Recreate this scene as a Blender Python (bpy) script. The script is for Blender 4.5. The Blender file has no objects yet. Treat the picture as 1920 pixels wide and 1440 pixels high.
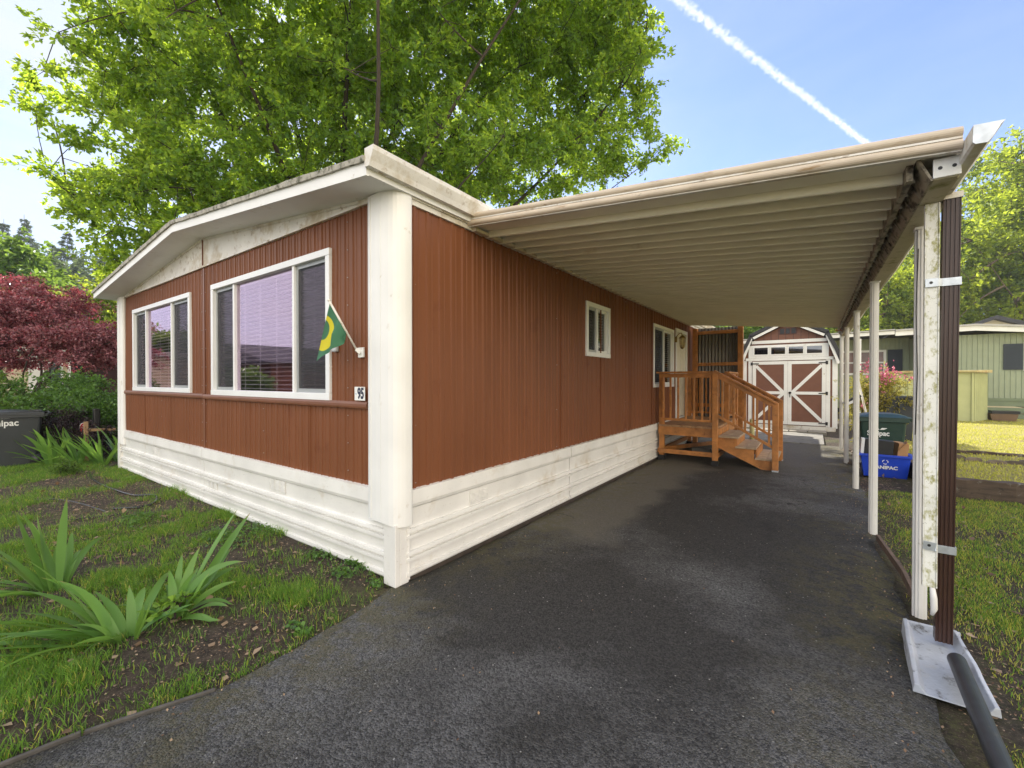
import bpy, bmesh, math, random
import numpy as np
from mathutils import Vector, Matrix
R = math.radians
random.seed(7)
rng = np.random.default_rng(11)
SC = bpy.context.scene
COL = SC.collection

# ------------------------------------------------------------------ camera
CAM = np.array([2.56, -2.121, 1.55]); YAW = R(35.384); PITCH = R(-.456)
cd = bpy.data.cameras.new("camera"); cam = bpy.data.objects.new("camera", cd); COL.objects.link(cam)
cam.location = CAM; cam.rotation_euler = (R(90) + PITCH, 0, YAW)
cd.sensor_width = 36; cd.lens = 799.5 / 1920 * 36; cd.clip_start = .05; cd.clip_end = 20000
SC.camera = cam
# ------------------------------------------------------------------ light
SUN_AZ = 60; SUN_EL = 47          # azimuth counted from +Y towards -X
w = bpy.data.worlds.new("World"); SC.world = w; w.use_nodes = True
nt = w.node_tree; N = nt.nodes; LK = nt.links
for n in list(N): N.remove(n)
out = N.new("ShaderNodeOutputWorld"); bg = N.new("ShaderNodeBackground")
sky = N.new("ShaderNodeTexSky"); sky.sky_type = 'NISHITA'; sky.sun_disc = False
sky.sun_elevation = R(SUN_EL); sky.sun_rotation = R(-SUN_AZ)
sky.air_density = 1.0; sky.dust_density = .35; sky.ozone_density = 2.5; sky.altitude = 50
bg.inputs[1].default_value = .15
tc = N.new("ShaderNodeTexCoord")
def wmath(op, a, b=None, clamp=False):
    n = N.new("ShaderNodeMath"); n.operation = op; n.use_clamp = clamp
    for i, v in enumerate((a, b)):
        if v is None: continue
        if isinstance(v, (int, float)): n.inputs[i].default_value = v
        else: LK.new(v, n.inputs[i])
    return n.outputs[0]
mp = N.new("ShaderNodeMapping"); mp.inputs['Scale'].default_value = (1.6, .7, 5.0); mp.inputs['Rotation'].default_value = (0, .35, .6)
LK.new(tc.outputs['Generated'], mp.inputs[0])
nz = N.new("ShaderNodeTexNoise"); nz.inputs['Scale'].default_value = 2.2; nz.inputs['Detail'].default_value = 7; nz.inputs['Roughness'].default_value = .58
nz.inputs['Distortion'].default_value = .5
LK.new(mp.outputs[0], nz.inputs['Vector'])
dt = N.new("ShaderNodeVectorMath"); dt.operation = 'DOT_PRODUCT'; LK.new(tc.outputs['Generated'], dt.inputs[0])
dt.inputs[1].default_value = (-.97, .08, .2)          # cirrus is thick towards -X
side = N.new("ShaderNodeMapRange"); side.inputs[1].default_value = .35; side.inputs[2].default_value = .95
LK.new(dt.outputs['Value'], side.inputs[0])
cl = wmath('MULTIPLY', wmath('SUBTRACT', nz.outputs[0], .40, True), 3.0, True)
cl = wmath('MULTIPLY', cl, wmath('ADD', wmath('MULTIPLY', side.outputs[0], .7), .12))
cl = wmath('ADD', cl, wmath('MULTIPLY', side.outputs[0], .45), True)
def wmix(f, a, b, blend='MIX'):
    x = N.new("ShaderNodeMix"); x.data_type = 'RGBA'; x.blend_type = blend
    if isinstance(f, (int, float)): x.inputs[0].default_value = f
    else: LK.new(f, x.inputs[0])
    for i, v in ((6, a), (7, b)):
        if isinstance(v, tuple): x.inputs[i].default_value = v
        else: LK.new(v, x.inputs[i])
    return x.outputs[2]
skyc = wmix(1.0, sky.outputs[0], (.86, .80, .96, 1), 'MULTIPLY')
skyc = wmix(cl, skyc, (3.0, 3.25, 3.6, 1))
# fill light: bright cloud bank added behind the camera for the shaded front
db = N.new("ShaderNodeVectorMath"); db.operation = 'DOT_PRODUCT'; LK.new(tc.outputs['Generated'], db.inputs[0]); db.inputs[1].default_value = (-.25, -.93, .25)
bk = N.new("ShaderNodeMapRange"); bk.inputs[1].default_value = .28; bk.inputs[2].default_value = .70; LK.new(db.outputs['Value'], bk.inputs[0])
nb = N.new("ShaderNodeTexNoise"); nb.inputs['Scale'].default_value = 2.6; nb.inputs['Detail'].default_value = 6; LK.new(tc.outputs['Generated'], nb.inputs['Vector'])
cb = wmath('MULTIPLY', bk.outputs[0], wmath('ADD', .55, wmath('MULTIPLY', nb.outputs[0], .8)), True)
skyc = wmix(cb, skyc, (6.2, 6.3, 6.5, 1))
# second added bank, warm and out of view at +X, brightens the carport side
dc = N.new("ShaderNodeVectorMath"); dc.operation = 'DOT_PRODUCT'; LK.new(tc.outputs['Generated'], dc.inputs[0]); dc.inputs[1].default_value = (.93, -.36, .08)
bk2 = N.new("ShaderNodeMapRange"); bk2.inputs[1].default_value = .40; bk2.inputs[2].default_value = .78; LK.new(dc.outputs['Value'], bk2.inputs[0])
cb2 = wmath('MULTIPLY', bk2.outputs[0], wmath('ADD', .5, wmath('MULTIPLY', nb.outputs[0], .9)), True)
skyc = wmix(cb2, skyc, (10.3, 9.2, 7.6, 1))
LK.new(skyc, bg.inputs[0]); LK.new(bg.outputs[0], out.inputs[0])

sl = bpy.data.lights.new("sun", 'SUN'); sun = bpy.data.objects.new("sun", sl); COL.objects.link(sun)
sl.energy = 5.0; sl.angle = R(.53); sl.color = (1, .95, .86)
sd = Vector((-math.sin(R(SUN_AZ)) * math.cos(R(SUN_EL)), math.cos(R(SUN_AZ)) * math.cos(R(SUN_EL)), math.sin(R(SUN_EL))))
sun.rotation_euler = sd.to_track_quat('Z', 'Y').to_euler()
SC.view_settings.view_transform = 'Standard'; SC.view_settings.look = 'None'
SC.view_settings.gamma = 1; SC.view_settings.use_curve_mapping = False
SC.view_settings.exposure = 1.02

# ------------------------------------------------------------------ positions
FW = np.array([-math.sin(YAW), math.cos(YAW)]); RT = np.array([math.cos(YAW), math.sin(YAW)])
def place(u, depth, z=0.0):            # u = sideways slope from the camera's axis, depth in metres
    p = CAM[:2] + depth * (FW + u * RT)
    return (float(p[0]), float(p[1]), float(z))
def at(px, py, depth):                 # photo pixel (1920 wide) at a distance -> real point
    return place((px - 960) / 799.5, depth, 1.55 + (713.6 - py) / 799.5 * depth)
def gat(px, py):                       # point of the ground
    return place((px - 960) / 799.5, 799.5 * 1.55 / (py - 713.6), 0)

def on_front(px, py, y):               # point at the plane y = const of the front wall
    u = (px - 960) / 799.5; d = (y - CAM[1]) / (FW[1] + u * RT[1]); return at(px, py, d)

# ------------------------------------------------------------------ materials
MATS = {}
def nodes_of(name):
    m = bpy.data.materials.new(name); m.use_nodes = True
    return m, m.node_tree.nodes, m.node_tree.links, m.node_tree.nodes['Principled BSDF']
def rgba(c): return (c[0], c[1], c[2], 1)
def M(name, base, rough=.6, var=.12, scale=5, bump=.0, bscale=60, dirt=None, dirt_amt=.5, dirt_scale=6, metal=0,
      stretch=(1, 1, 1), spec=.5, dirt2=None, dirt2_amt=.6, dirt2_scale=20, dirt_stretch=(1, 1, 1)):
    if name in MATS: return MATS[name]
    m, n, l, b = nodes_of(name)
    t = n.new("ShaderNodeTexCoord"); mp = n.new("ShaderNodeMapping"); mp.inputs['Scale'].default_value = stretch
    l.new(t.outputs['Object'], mp.inputs[0])
    nz = n.new("ShaderNodeTexNoise"); nz.inputs['Scale'].default_value = scale; nz.inputs['Detail'].default_value = 6
    l.new(mp.outputs[0], nz.inputs['Vector'])
    cr = n.new("ShaderNodeMapRange"); cr.inputs[1].default_value = .3; cr.inputs[2].default_value = .7
    cr.inputs[3].default_value = 1 - var; cr.inputs[4].default_value = 1 + var
    l.new(nz.outputs[0], cr.inputs[0])
    mu = n.new("ShaderNodeMix"); mu.data_type = 'RGBA'; mu.blend_type = 'MULTIPLY'; mu.inputs[0].default_value = 1
    mu.inputs[6].default_value = rgba(base); l.new(cr.outputs[0], mu.inputs[7])
    col = mu.outputs[2]
    for dc, da, ds, st in ((dirt, dirt_amt, dirt_scale, dirt_stretch), (dirt2, dirt2_amt, dirt2_scale, (1, 1, 1))):
        if dc is None: continue
        mp2 = n.new("ShaderNodeMapping"); mp2.inputs['Scale'].default_value = st; mp2.inputs['Location'].default_value = (ds, 3, 1)
        l.new(t.outputs['Object'], mp2.inputs[0])
        n2 = n.new("ShaderNodeTexNoise"); n2.inputs['Scale'].default_value = ds; n2.inputs['Detail'].default_value = 9; n2.inputs['Roughness'].default_value = .68
        l.new(mp2.outputs[0], n2.inputs['Vector'])
        r2 = n.new("ShaderNodeMapRange"); c0 = .66 - .32 * da
        r2.inputs[1].default_value = c0; r2.inputs[2].default_value = c0 + .13; l.new(n2.outputs[0], r2.inputs[0])
        m2 = n.new("ShaderNodeMix"); m2.data_type = 'RGBA'; l.new(r2.outputs[0], m2.inputs[0])
        l.new(col, m2.inputs[6]); m2.inputs[7].default_value = rgba(dc); col = m2.outputs[2]
    l.new(col, b.inputs['Base Color'])
    b.inputs['Roughness'].default_value = rough; b.inputs['Metallic'].default_value = metal
    b.inputs['Specular IOR Level'].default_value = spec
    if bump:
        n3 = n.new("ShaderNodeTexNoise"); n3.inputs['Scale'].default_value = bscale; n3.inputs['Detail'].default_value = 5
        l.new(mp.outputs[0], n3.inputs['Vector'])
        bp = n.new("ShaderNodeBump"); bp.inputs['Strength'].default_value = bump; bp.inputs['Distance'].default_value = .01
        l.new(n3.outputs[0], bp.inputs['Height']); l.new(bp.outputs[0], b.inputs['Normal'])
    MATS[name] = m; return m

def leafmat(name, c1, c2, trans, tf=.45, rough=.5):
    if name in MATS: return MATS[name]
    m, n, l, b = nodes_of(name)
    g = n.new("ShaderNodeNewGeometry")
    ra = n.new("ShaderNodeMix"); ra.data_type = 'RGBA'; ra.inputs[6].default_value = rgba(c1); ra.inputs[7].default_value = rgba(c2)
    l.new(g.outputs['Random Per Island'], ra.inputs[0])
    l.new(ra.outputs[2], b.inputs['Base Color']); b.inputs['Roughness'].default_value = rough
    b.inputs['Specular IOR Level'].default_value = .4
    tr = n.new("ShaderNodeBsdfTranslucent")
    rb = n.new("ShaderNodeMix"); rb.data_type = 'RGBA'
    rb.inputs[6].default_value = rgba([v * .6 for v in trans]); rb.inputs[7].default_value = rgba([v * 1.3 for v in trans])
    l.new(g.outputs['Random Per Island'], rb.inputs[0]); l.new(rb.outputs[2], tr.inputs['Color'])
    ms = n.new("ShaderNodeMixShader"); ms.inputs[0].default_value = tf
    l.new(b.outputs[0], ms.inputs[1]); l.new(tr.outputs[0], ms.inputs[2])
    l.new(ms.outputs[0], n['Material Output'].inputs[0])
    MATS[name] = m; return m

# ------------------------------------------------------------------ mesh helpers
def tag(o, label=None, cat=None, group=None, kind=None):
    if label: o['label'] = label
    if cat: o['category'] = cat
    if group: o['group'] = group
    if kind: o['kind'] = kind
    return o
def thing(name, loc, label, cat, group=None):
    o = bpy.data.objects.new(name, None); o.empty_display_size = .2; COL.objects.link(o); o.location = loc
    return tag(o, label, cat, group)
def worldloc(o):
    v = Vector((0, 0, 0))
    while o is not None: v = v + o.location; o = o.parent
    return v
def raw(name, verts, faces, mat, parent=None, smooth=False, loops=None):
    me = bpy.data.meshes.new(name)
    verts = np.asarray(verts, dtype=np.float32).reshape(-1, 3)
    if parent is not None: verts = verts - np.array(worldloc(parent), dtype=np.float32)
    if isinstance(faces, np.ndarray):
        k = faces.shape[1]; nf = len(faces)
        me.vertices.add(len(verts)); me.vertices.foreach_set('co', verts.ravel())
        me.loops.add(nf * k); me.loops.foreach_set('vertex_index', faces.astype(np.int32).ravel())
        me.polygons.add(nf); me.polygons.foreach_set('loop_start', np.arange(0, nf * k, k, dtype=np.int32))
        me.polygons.foreach_set('loop_total', np.full(nf, k, dtype=np.int32)); me.update(calc_edges=True)
    else:
        me.from_pydata([tuple(map(float, v)) for v in verts], [], faces); me.update()
    if smooth: me.polygons.foreach_set('use_smooth', [True] * len(me.polygons))
    me.materials.append(mat)
    o = bpy.data.objects.new(name, me); COL.objects.link(o)
    if parent is not None: o.parent = parent
    return o
class MB:
    def __init__(s): s.v = []; s.f = []; s.sm = []
    def add(s, vs, fs, sm=False):
        k = len(s.v); s.v += [tuple(map(float, v)) for v in vs]; s.f += [tuple(i + k for i in f) for f in fs]; s.sm += [sm] * len(fs); return s
    def box(s, x0, x1, y0, y1, z0, z1):
        return s.add([(x0, y0, z0), (x1, y0, z0), (x1, y1, z0), (x0, y1, z0), (x0, y0, z1), (x1, y0, z1), (x1, y1, z1), (x0, y1, z1)],
                     [(0, 3, 2, 1), (4, 5, 6, 7), (0, 1, 5, 4), (1, 2, 6, 5), (2, 3, 7, 6), (3, 0, 4, 7)])
    def obox(s, c, size, rot):           # oriented box, rot = Matrix 3x3
        h = [v / 2 for v in size]; vs = []
        for z in (-1, 1):
            for x, y in ((-1, -1), (1, -1), (1, 1), (-1, 1)):
                vs.append(Vector(c) + rot @ Vector((x * h[0], y * h[1], z * h[2])))
        return s.add(vs, [(0, 3, 2, 1), (4, 5, 6, 7), (0, 1, 5, 4), (1, 2, 6, 5), (2, 3, 7, 6), (3, 0, 4, 7)])
    def bar(s, p, q, w, h, up=(0, 0, 1)):
        p = Vector(p); q = Vector(q); d = (q - p); L = d.length; d.normalize()
        u = Vector(up); sx = d.cross(u)
        if sx.length < 1e-4: sx = d.cross(Vector((1, 0, 0)))
        sx.normalize(); uz = sx.cross(d)
        m = Matrix((d, sx, uz)).transposed()
        return s.obox((p + q) / 2, (L, w, h), m)
    def tube(s, pts, rad, n=8, cap=True):
        pts = [Vector(p) for p in pts]
        if not hasattr(rad, '__len__'): rad = [rad] * len(pts)
        vs = []; fs = []
        prev = None
        for i, p in enumerate(pts):
            d = (pts[min(i + 1, len(pts) - 1)] - pts[max(i - 1, 0)]).normalized()
            a = prev if prev is not None else (Vector((0, 0, 1)) if abs(d.z) < .9 else Vector((1, 0, 0)))
            a = (a - d * a.dot(d)).normalized(); prev = a; b = d.cross(a)
            for k in range(n):
                t = 2 * math.pi * k / n; vs.append(p + (a * math.cos(t) + b * math.sin(t)) * rad[i])
        for i in range(len(pts) - 1):
            for k in range(n):
                fs.append((i * n + k, i * n + (k + 1) % n, (i + 1) * n + (k + 1) % n, (i + 1) * n + k))
        if cap: fs.append(tuple(range(n - 1, -1, -1))); fs.append(tuple((len(pts) - 1) * n + k for k in range(n)))
        return s.add(vs, fs, True)
    def lathe(s, c, prof, n=16):
        vs = []; fs = []
        for r, z in prof:
            for k in range(n):
                t = 2 * math.pi * k / n; vs.append((c[0] + r * math.cos(t), c[1] + r * math.sin(t), c[2] + z))
        for i in range(len(prof) - 1):
            for k in range(n): fs.append((i * n + k, i * n + (k + 1) % n, (i + 1) * n + (k + 1) % n, (i + 1) * n + k))
        fs.append(tuple(range(n - 1, -1, -1))); fs.append(tuple((len(prof) - 1) * n + k for k in range(n)))
        return s.add(vs, fs, True)
    def extr(s, poly, fa, fb, closed=True, caps=True, sm=False):   # poly of 2D points, fa/fb map to the two ends
        n = len(poly); vs = [fa(*p) for p in poly] + [fb(*p) for p in poly]; fs = []
        for i in range(n if closed else n - 1):
            j = (i + 1) % n; fs.append((i, j, n + j, n + i))
        if closed and caps: fs.append(tuple(range(n - 1, -1, -1))); fs.append(tuple(range(n, 2 * n)))
        return s.add(vs, fs, sm)
    def build(s, name, mat, parent=None, smooth=None, bevel=0, fixn=True):
        o = raw(name, s.v, s.f, mat, parent)
        if smooth: o.data.polygons.foreach_set('use_smooth', [True] * len(s.f))
        else: o.data.polygons.foreach_set('use_smooth', s.sm)
        if fixn:
            bm = bmesh.new(); bm.from_mesh(o.data); bmesh.ops.recalc_face_normals(bm, faces=bm.faces); bm.to_mesh(o.data); bm.free()
        if bevel:
            b = o.modifiers.new('bevel', 'BEVEL'); b.width = bevel; b.segments = 2; b.limit_method = 'ANGLE'
        return o
def text_mesh(name, body, size, mat, parent, origin, xdir, ydir, bold=.0, extrude=.001, width=None):
    cu = bpy.data.curves.new(name, 'FONT'); cu.body = body; cu.size = size; cu.extrude = extrude; cu.offset = bold
    cu.align_x = 'CENTER'; cu.align_y = 'CENTER'
    t = bpy.data.objects.new(name, cu); COL.objects.link(t)
    dg = bpy.context.evaluated_depsgraph_get(); me = bpy.data.meshes.new_from_object(t.evaluated_get(dg))
    co = np.zeros(len(me.vertices) * 3, dtype=np.float32); me.vertices.foreach_get('co', co); co = co.reshape(-1, 3)
    bpy.data.objects.remove(t); bpy.data.curves.remove(cu)
    if width: co[:, 0] *= width / (co[:, 0].max() - co[:, 0].min())
    xd = np.array(Vector(xdir).normalized()); yd = np.array(Vector(ydir).normalized()); zd = np.cross(xd, yd)
    wc = np.array(origin) + co[:, :1] * xd + co[:, 1:2] * yd + co[:, 2:3] * zd - np.array(worldloc(parent))
    me.vertices.foreach_set('co', wc.astype(np.float32).ravel()); me.materials.clear(); me.materials.append(mat); me.update()
    o = bpy.data.objects.new(name, me); COL.objects.link(o); o.parent = parent
    return o
def vnoise(x, y, s, seed=0):           # smooth value noise 0..1
    x = np.asarray(x) / s; y = np.asarray(y) / s
    xi = np.floor(x).astype(np.int64); yi = np.floor(y).astype(np.int64); fx = x - xi; fy = y - yi
    fx = fx * fx * (3 - 2 * fx); fy = fy * fy * (3 - 2 * fy)
    def hsh(a, b):
        h = (a * 374761393 + b * 668265263 + seed * 1442695) & 0xffffffff
        h = ((h ^ (h >> 13)) * 1274126177) & 0xffffffff
        return ((h ^ (h >> 16)) & 0xffff) / 65535.
    return (hsh(xi, yi) * (1 - fx) + hsh(xi + 1, yi) * fx) * (1 - fy) + (hsh(xi, yi + 1) * (1 - fx) + hsh(xi + 1, yi + 1) * fx) * fy
def fbm(x, y, s, seed=0):
    return (vnoise(x, y, s, seed) + .5 * vnoise(x, y, s / 2.1, seed + 1) + .25 * vnoise(x, y, s / 4.3, seed + 2)) / 1.75

# ------------------------------------------------------------------ palette
WHITE = M('white_trim_paint', (.80, .80, .78), .5, .05, 3, .05, 30, dirt=(.45, .38, .27), dirt_amt=.12, dirt_scale=7)
WHITE_OLD = M('weathered_white_paint', (.74, .72, .67), .55, .08, 4, .1, 40, dirt=(.30, .22, .13), dirt_amt=.28, dirt_scale=9, dirt2=(.52, .45, .33), dirt2_amt=.5, dirt2_scale=3)
SKIRT = M('white_skirting', (.76, .75, .72), .45, .07, 3, .06, 20, dirt=(.28, .22, .15), dirt_amt=.12, dirt_scale=24, dirt_stretch=(1, 1, 2.5), dirt2=(.62, .57, .49), dirt2_amt=.32, dirt2_scale=2)
BROWN = M('brown_siding_paint', (.192, .071, .031), .46, .09, 2.5, .12, 9, spec=.22, dirt=(.30, .14, .085), dirt_amt=.08, dirt_scale=30, dirt_stretch=(1, 1, .07), stretch=(1, 1, .25), dirt2=(.16, .052, .022), dirt2_amt=.22, dirt2_scale=3)
BROWN2 = M('brown_belt_paint', (.182, .068, .033), .45, .1, 6, .1, 20)
FRAME = M('white_vinyl', (.82, .83, .84), .35, .03, 5)
SILVER = M('grey_sash', (.36, .38, .39), .4, .05, 9, metal=.3)
DARK = M('dark_interior', (.02, .02, .022), .8, .2, 5)
BLIND = M('blind_slats', (.86, .84, .83), .5, .05, 8)
def glassmat(name, tint, refl, ior=1.6, rough=0.0):
    if name in MATS: return MATS[name]
    m, n, l, b = nodes_of(name)
    n.remove(b)
    fr = n.new("ShaderNodeFresnel"); fr.inputs[0].default_value = ior
    tr = n.new("ShaderNodeBsdfTransparent"); tr.inputs[0].default_value = rgba(tint)
    gl = n.new("ShaderNodeBsdfGlossy"); gl.inputs[0].default_value = rgba(refl); gl.inputs['Roughness'].default_value = rough
    ge = n.new("ShaderNodeNewGeometry"); mf = n.new("ShaderNodeMix"); mf.data_type = 'FLOAT'; l.new(ge.outputs['Backfacing'], mf.inputs[0]); l.new(fr.outputs[0], mf.inputs[2]); mf.inputs[3].default_value = .12
    mx = n.new("ShaderNodeMixShader"); l.new(mf.outputs[0], mx.inputs[0]); l.new(tr.outputs[0], mx.inputs[1]); l.new(gl.outputs[0], mx.inputs[2])
    l.new(mx.outputs[0], n['Material Output'].inputs[0]); MATS[name] = m; return m
GLASS = glassmat('coated_window_glass', (.85, .83, .88), (1.0, .80, 1.0), 2.4)
GLASS2 = glassmat('plain_window_glass', (.6, .62, .6), (.95, .95, .95), 1.6)
def screenmat():
    m, n, l, b = nodes_of('insect_screen'); b.inputs['Base Color'].default_value = (.035, .036, .04, 1); b.inputs['Roughness'].default_value = .6
    t = n.new("ShaderNodeBsdfTransparent"); x = n.new("ShaderNodeMixShader"); x.inputs[0].default_value = .62
    l.new(b.outputs[0], x.inputs[1]); l.new(t.outputs[0], x.inputs[2]); l.new(x.outputs[0], n['Material Output'].inputs[0]); return m
SCREEN = screenmat()
WOOD = M('orange_stained_timber', (.44, .18, .045), .5, .3, 7, .25, 30, stretch=(1, 1, 1), dirt=(.19, .065, .018), dirt_amt=.25, dirt_scale=12)
DECKTOP = M('worn_deck_boards', (.38, .22, .11), .65, .25, 10, .3, 40, dirt=(.16, .08, .035), dirt_amt=.3, dirt_scale=9)
TREAD = M('grey_step_boards', (.44, .33, .22), .7, .2, 10, .3, 40)
ALU = M('tan_weathered_aluminium', (.58, .49, .38), .5, .1, 5, .08, 30, dirt=(.34, .22, .11), dirt_amt=.3, dirt_scale=5, dirt_stretch=(1, 4, 4), dirt2=(.10, .09, .07), dirt2_amt=.04, dirt2_scale=30)
PAN = M('carport_roof_pans', (.86, .82, .67), .42, .05, 3, .04, 20, dirt=(.60, .52, .38), dirt_amt=.10, dirt_scale=3, dirt_stretch=(.6, 3, 1))
BEAM = M('grimy_beam_paint', (.30, .26, .19), .6, .15, 6, .1, 30, dirt=(.05, .038, .025), dirt_amt=.55, dirt_scale=9, dirt_stretch=(2, 1, 2))
BEAMW = M('mossy_beam_underside', (.50, .45, .34), .6, .1, 4, .1, 30, dirt=(.22, .22, .07), dirt_amt=.35, dirt_scale=7, dirt2=(.2, .15, .1), dirt2_amt=.2, dirt2_scale=20)
POSTM = M('white_post_paint', (.70, .69, .66), .5, .05, 5, .05, 30, dirt=(.35, .31, .24), dirt_amt=.14, dirt_scale=20, dirt_stretch=(1, 1, .4))
LICHEN = M('lichen_covered_paint', (.72, .72, .67), .65, .08, 5, .2, 60, dirt=(.34, .33, .13), dirt_amt=.52, dirt_scale=26, dirt_stretch=(1, 1, .6), dirt2=(.12, .10, .06), dirt2_amt=.16, dirt2_scale=60)
GALV = M('galvanised_steel', (.52, .56, .60), .35, .15, 30, .05, 50, metal=.7)
DBROWN = M('dark_brown_downspout', (.045, .022, .016), .28, .1, 4)
CONC = M('splash_block_plastic', (.44, .47, .52), .6, .12, 8, .4, 50, dirt=(.10, .09, .08), dirt_amt=.32, dirt_scale=13, dirt2=(.45, .44, .42), dirt2_amt=.35, dirt2_scale=4)
BLACK = M('black_plastic', (.012, .012, .013), .4, .1, 10)
GREYPIPE = M('scuffed_grey_pipe', (.055, .06, .065), .38, .25, 14, .15, 40, dirt=(.18, .14, .10), dirt_amt=.1, dirt_scale=9)
BINGREY = M('charcoal_bin_plastic', (.035, .04, .046), .42, .1, 6, .1, 80)
BINGREEN = M('dark_green_bin_plastic', (.012, .04, .03), .38, .1, 6, .1, 80)
BLUE = M('blue_box_plastic', (.008, .05, .50), .38, .06, 6)
PRINT = M('white_print', (.75, .77, .78), .5, .02, 5)
CARD = M('cardboard', (.36, .20, .09), .8, .1, 6)
MOSSROOF = M('mossy_roof_edge', (.42, .40, .34), .8, .2, 12, .4, 60, dirt=(.10, .10, .06), dirt_amt=.5, dirt_scale=14, dirt2=(.6, .58, .5), dirt2_amt=.3, dirt2_scale=8)
SHINGLE = M('dark_shingles', (.05, .05, .055), .85, .25, 30, .4, 60)
ROOFTOP = M('pale_roof_membrane', (.45, .44, .42), .8, .1, 5)
SHEDBR = M('shed_brown_paint', (.175, .074, .045), .6, .08, 6, .15, 50)
GREENW = M('sage_green_siding', (.30, .34, .235), .55, .06, 4, .05, 20)
GREENS = M('olive_green_metal', (.42, .44, .22), .5, .08, 3, .05, 20)
CORR = M('grey_corrugated_metal', (.13, .12, .11), .4, .15, 5, metal=.5, dirt=(.20, .15, .1), dirt_amt=.2, dirt_scale=5)
SLEEPER = M('old_sleeper_wood', (.075, .052, .036), .85, .35, 8, .5, 25, stretch=(.5, .5, 3), dirt=(.30, .30, .26), dirt_amt=.22, dirt_scale=9, dirt2=(.02, .015, .012), dirt2_amt=.3, dirt2_scale=14)
BARK = M('grey_brown_bark', (.10, .075, .05), .9, .3, 9, .6, 20, stretch=(1, 1, .3))
BARK2 = M('dark_bark', (.05, .038, .028), .9, .3, 9, .6, 20, stretch=(1, 1, .3))
CREAM = M('cream_siding', (.62, .55, .40), .6, .05, 5)
BRASS = M('antique_brass', (.32, .22, .08), .35, .2, 20, metal=.9)

OAKL = leafmat('oak_leaves', (.035, .11, .03), (.12, .23, .04), (.62, .80, .06), .56)
LIMEL = leafmat('lime_green_leaves', (.09, .17, .022), (.20, .27, .035), (.50, .58, .045), .55)
GREENL = leafmat('mid_green_leaves', (.05, .115, .022), (.11, .20, .035), (.30, .44, .05), .45)
BUSHL = leafmat('shrub_leaves', (.05, .125, .03), (.12, .24, .05), (.25, .42, .05), .35, .32)
REDL = leafmat('purple_maple_leaves', (.12, .04, .06), (.44, .22, .24), (.50, .09, .11), .36, .22)
DARKL = leafmat('dark_barberry_leaves', (.022, .016, .022), (.07, .05, .055), (.08, .03, .03), .25, .3)
CONL = leafmat('conifer_needles', (.045, .075, .04), (.10, .145, .07), (.18, .24, .08), .35)
IRISL = leafmat('iris_leaves', (.11, .24, .06), (.17, .33, .08), (.36, .58, .08), .38, .38)
_n = IRISL.node_tree.nodes; _l = IRISL.node_tree.links; _b = _n['Principled BSDF']
_src = _b.inputs['Base Color'].links[0].from_socket
_a = _n.new("ShaderNodeAttribute"); _a.attribute_name = 'along'
_w = _n.new("ShaderNodeTexWave"); _w.inputs['Scale'].default_value = 30; _w.inputs['Distortion'].default_value = 1.5
_s = _n.new("ShaderNodeSeparateXYZ"); _l.new(_a.outputs['Vector'], _s.inputs[0]); _c = _n.new("ShaderNodeCombineXYZ"); _l.new(_s.outputs['Y'], _c.inputs['X']); _l.new(_s.outputs['Z'], _c.inputs['Z']); _l.new(_c.outputs[0], _w.inputs['Vector'])
_r = _n.new("ShaderNodeMapRange"); _r.inputs[3].default_value = .78; _r.inputs[4].default_value = 1.12; _l.new(_w.outputs['Fac'], _r.inputs[0])
_m = _n.new("ShaderNodeMix"); _m.data_type = 'RGBA'; _m.blend_type = 'MULTIPLY'; _m.inputs[0].default_value = 1; _l.new(_src, _m.inputs[6]); _l.new(_r.outputs[0], _m.inputs[7])
_t = _n.new("ShaderNodeMapRange"); _t.inputs[1].default_value = .93; _t.inputs[2].default_value = .99; _l.new(_s.outputs['X'], _t.inputs[0])
_m2 = _n.new("ShaderNodeMix"); _m2.data_type = 'RGBA'; _l.new(_t.outputs[0], _m2.inputs[0]); _l.new(_m.outputs[2], _m2.inputs[6]); _m2.inputs[7].default_value = (.30, .20, .09, 1); _l.new(_m2.outputs[2], _b.inputs['Base Color'])
GRASSL = leafmat('grass_blades', (.055, .145, .022), (.18, .32, .05), (.30, .52, .05), .4)
LAWNL = leafmat('dry_lawn_blades', (.32, .35, .05), (.58, .52, .13), (.72, .72, .10), .4)
PINKL = leafmat('pink_petals', (.50, .08, .16), (.70, .28, .36), (.7, .2, .28), .3)
LITTERL = leafmat('fallen_leaf_brown', (.13, .065, .035), (.46, .34, .22), (.35, .2, .1), .2)

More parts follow.
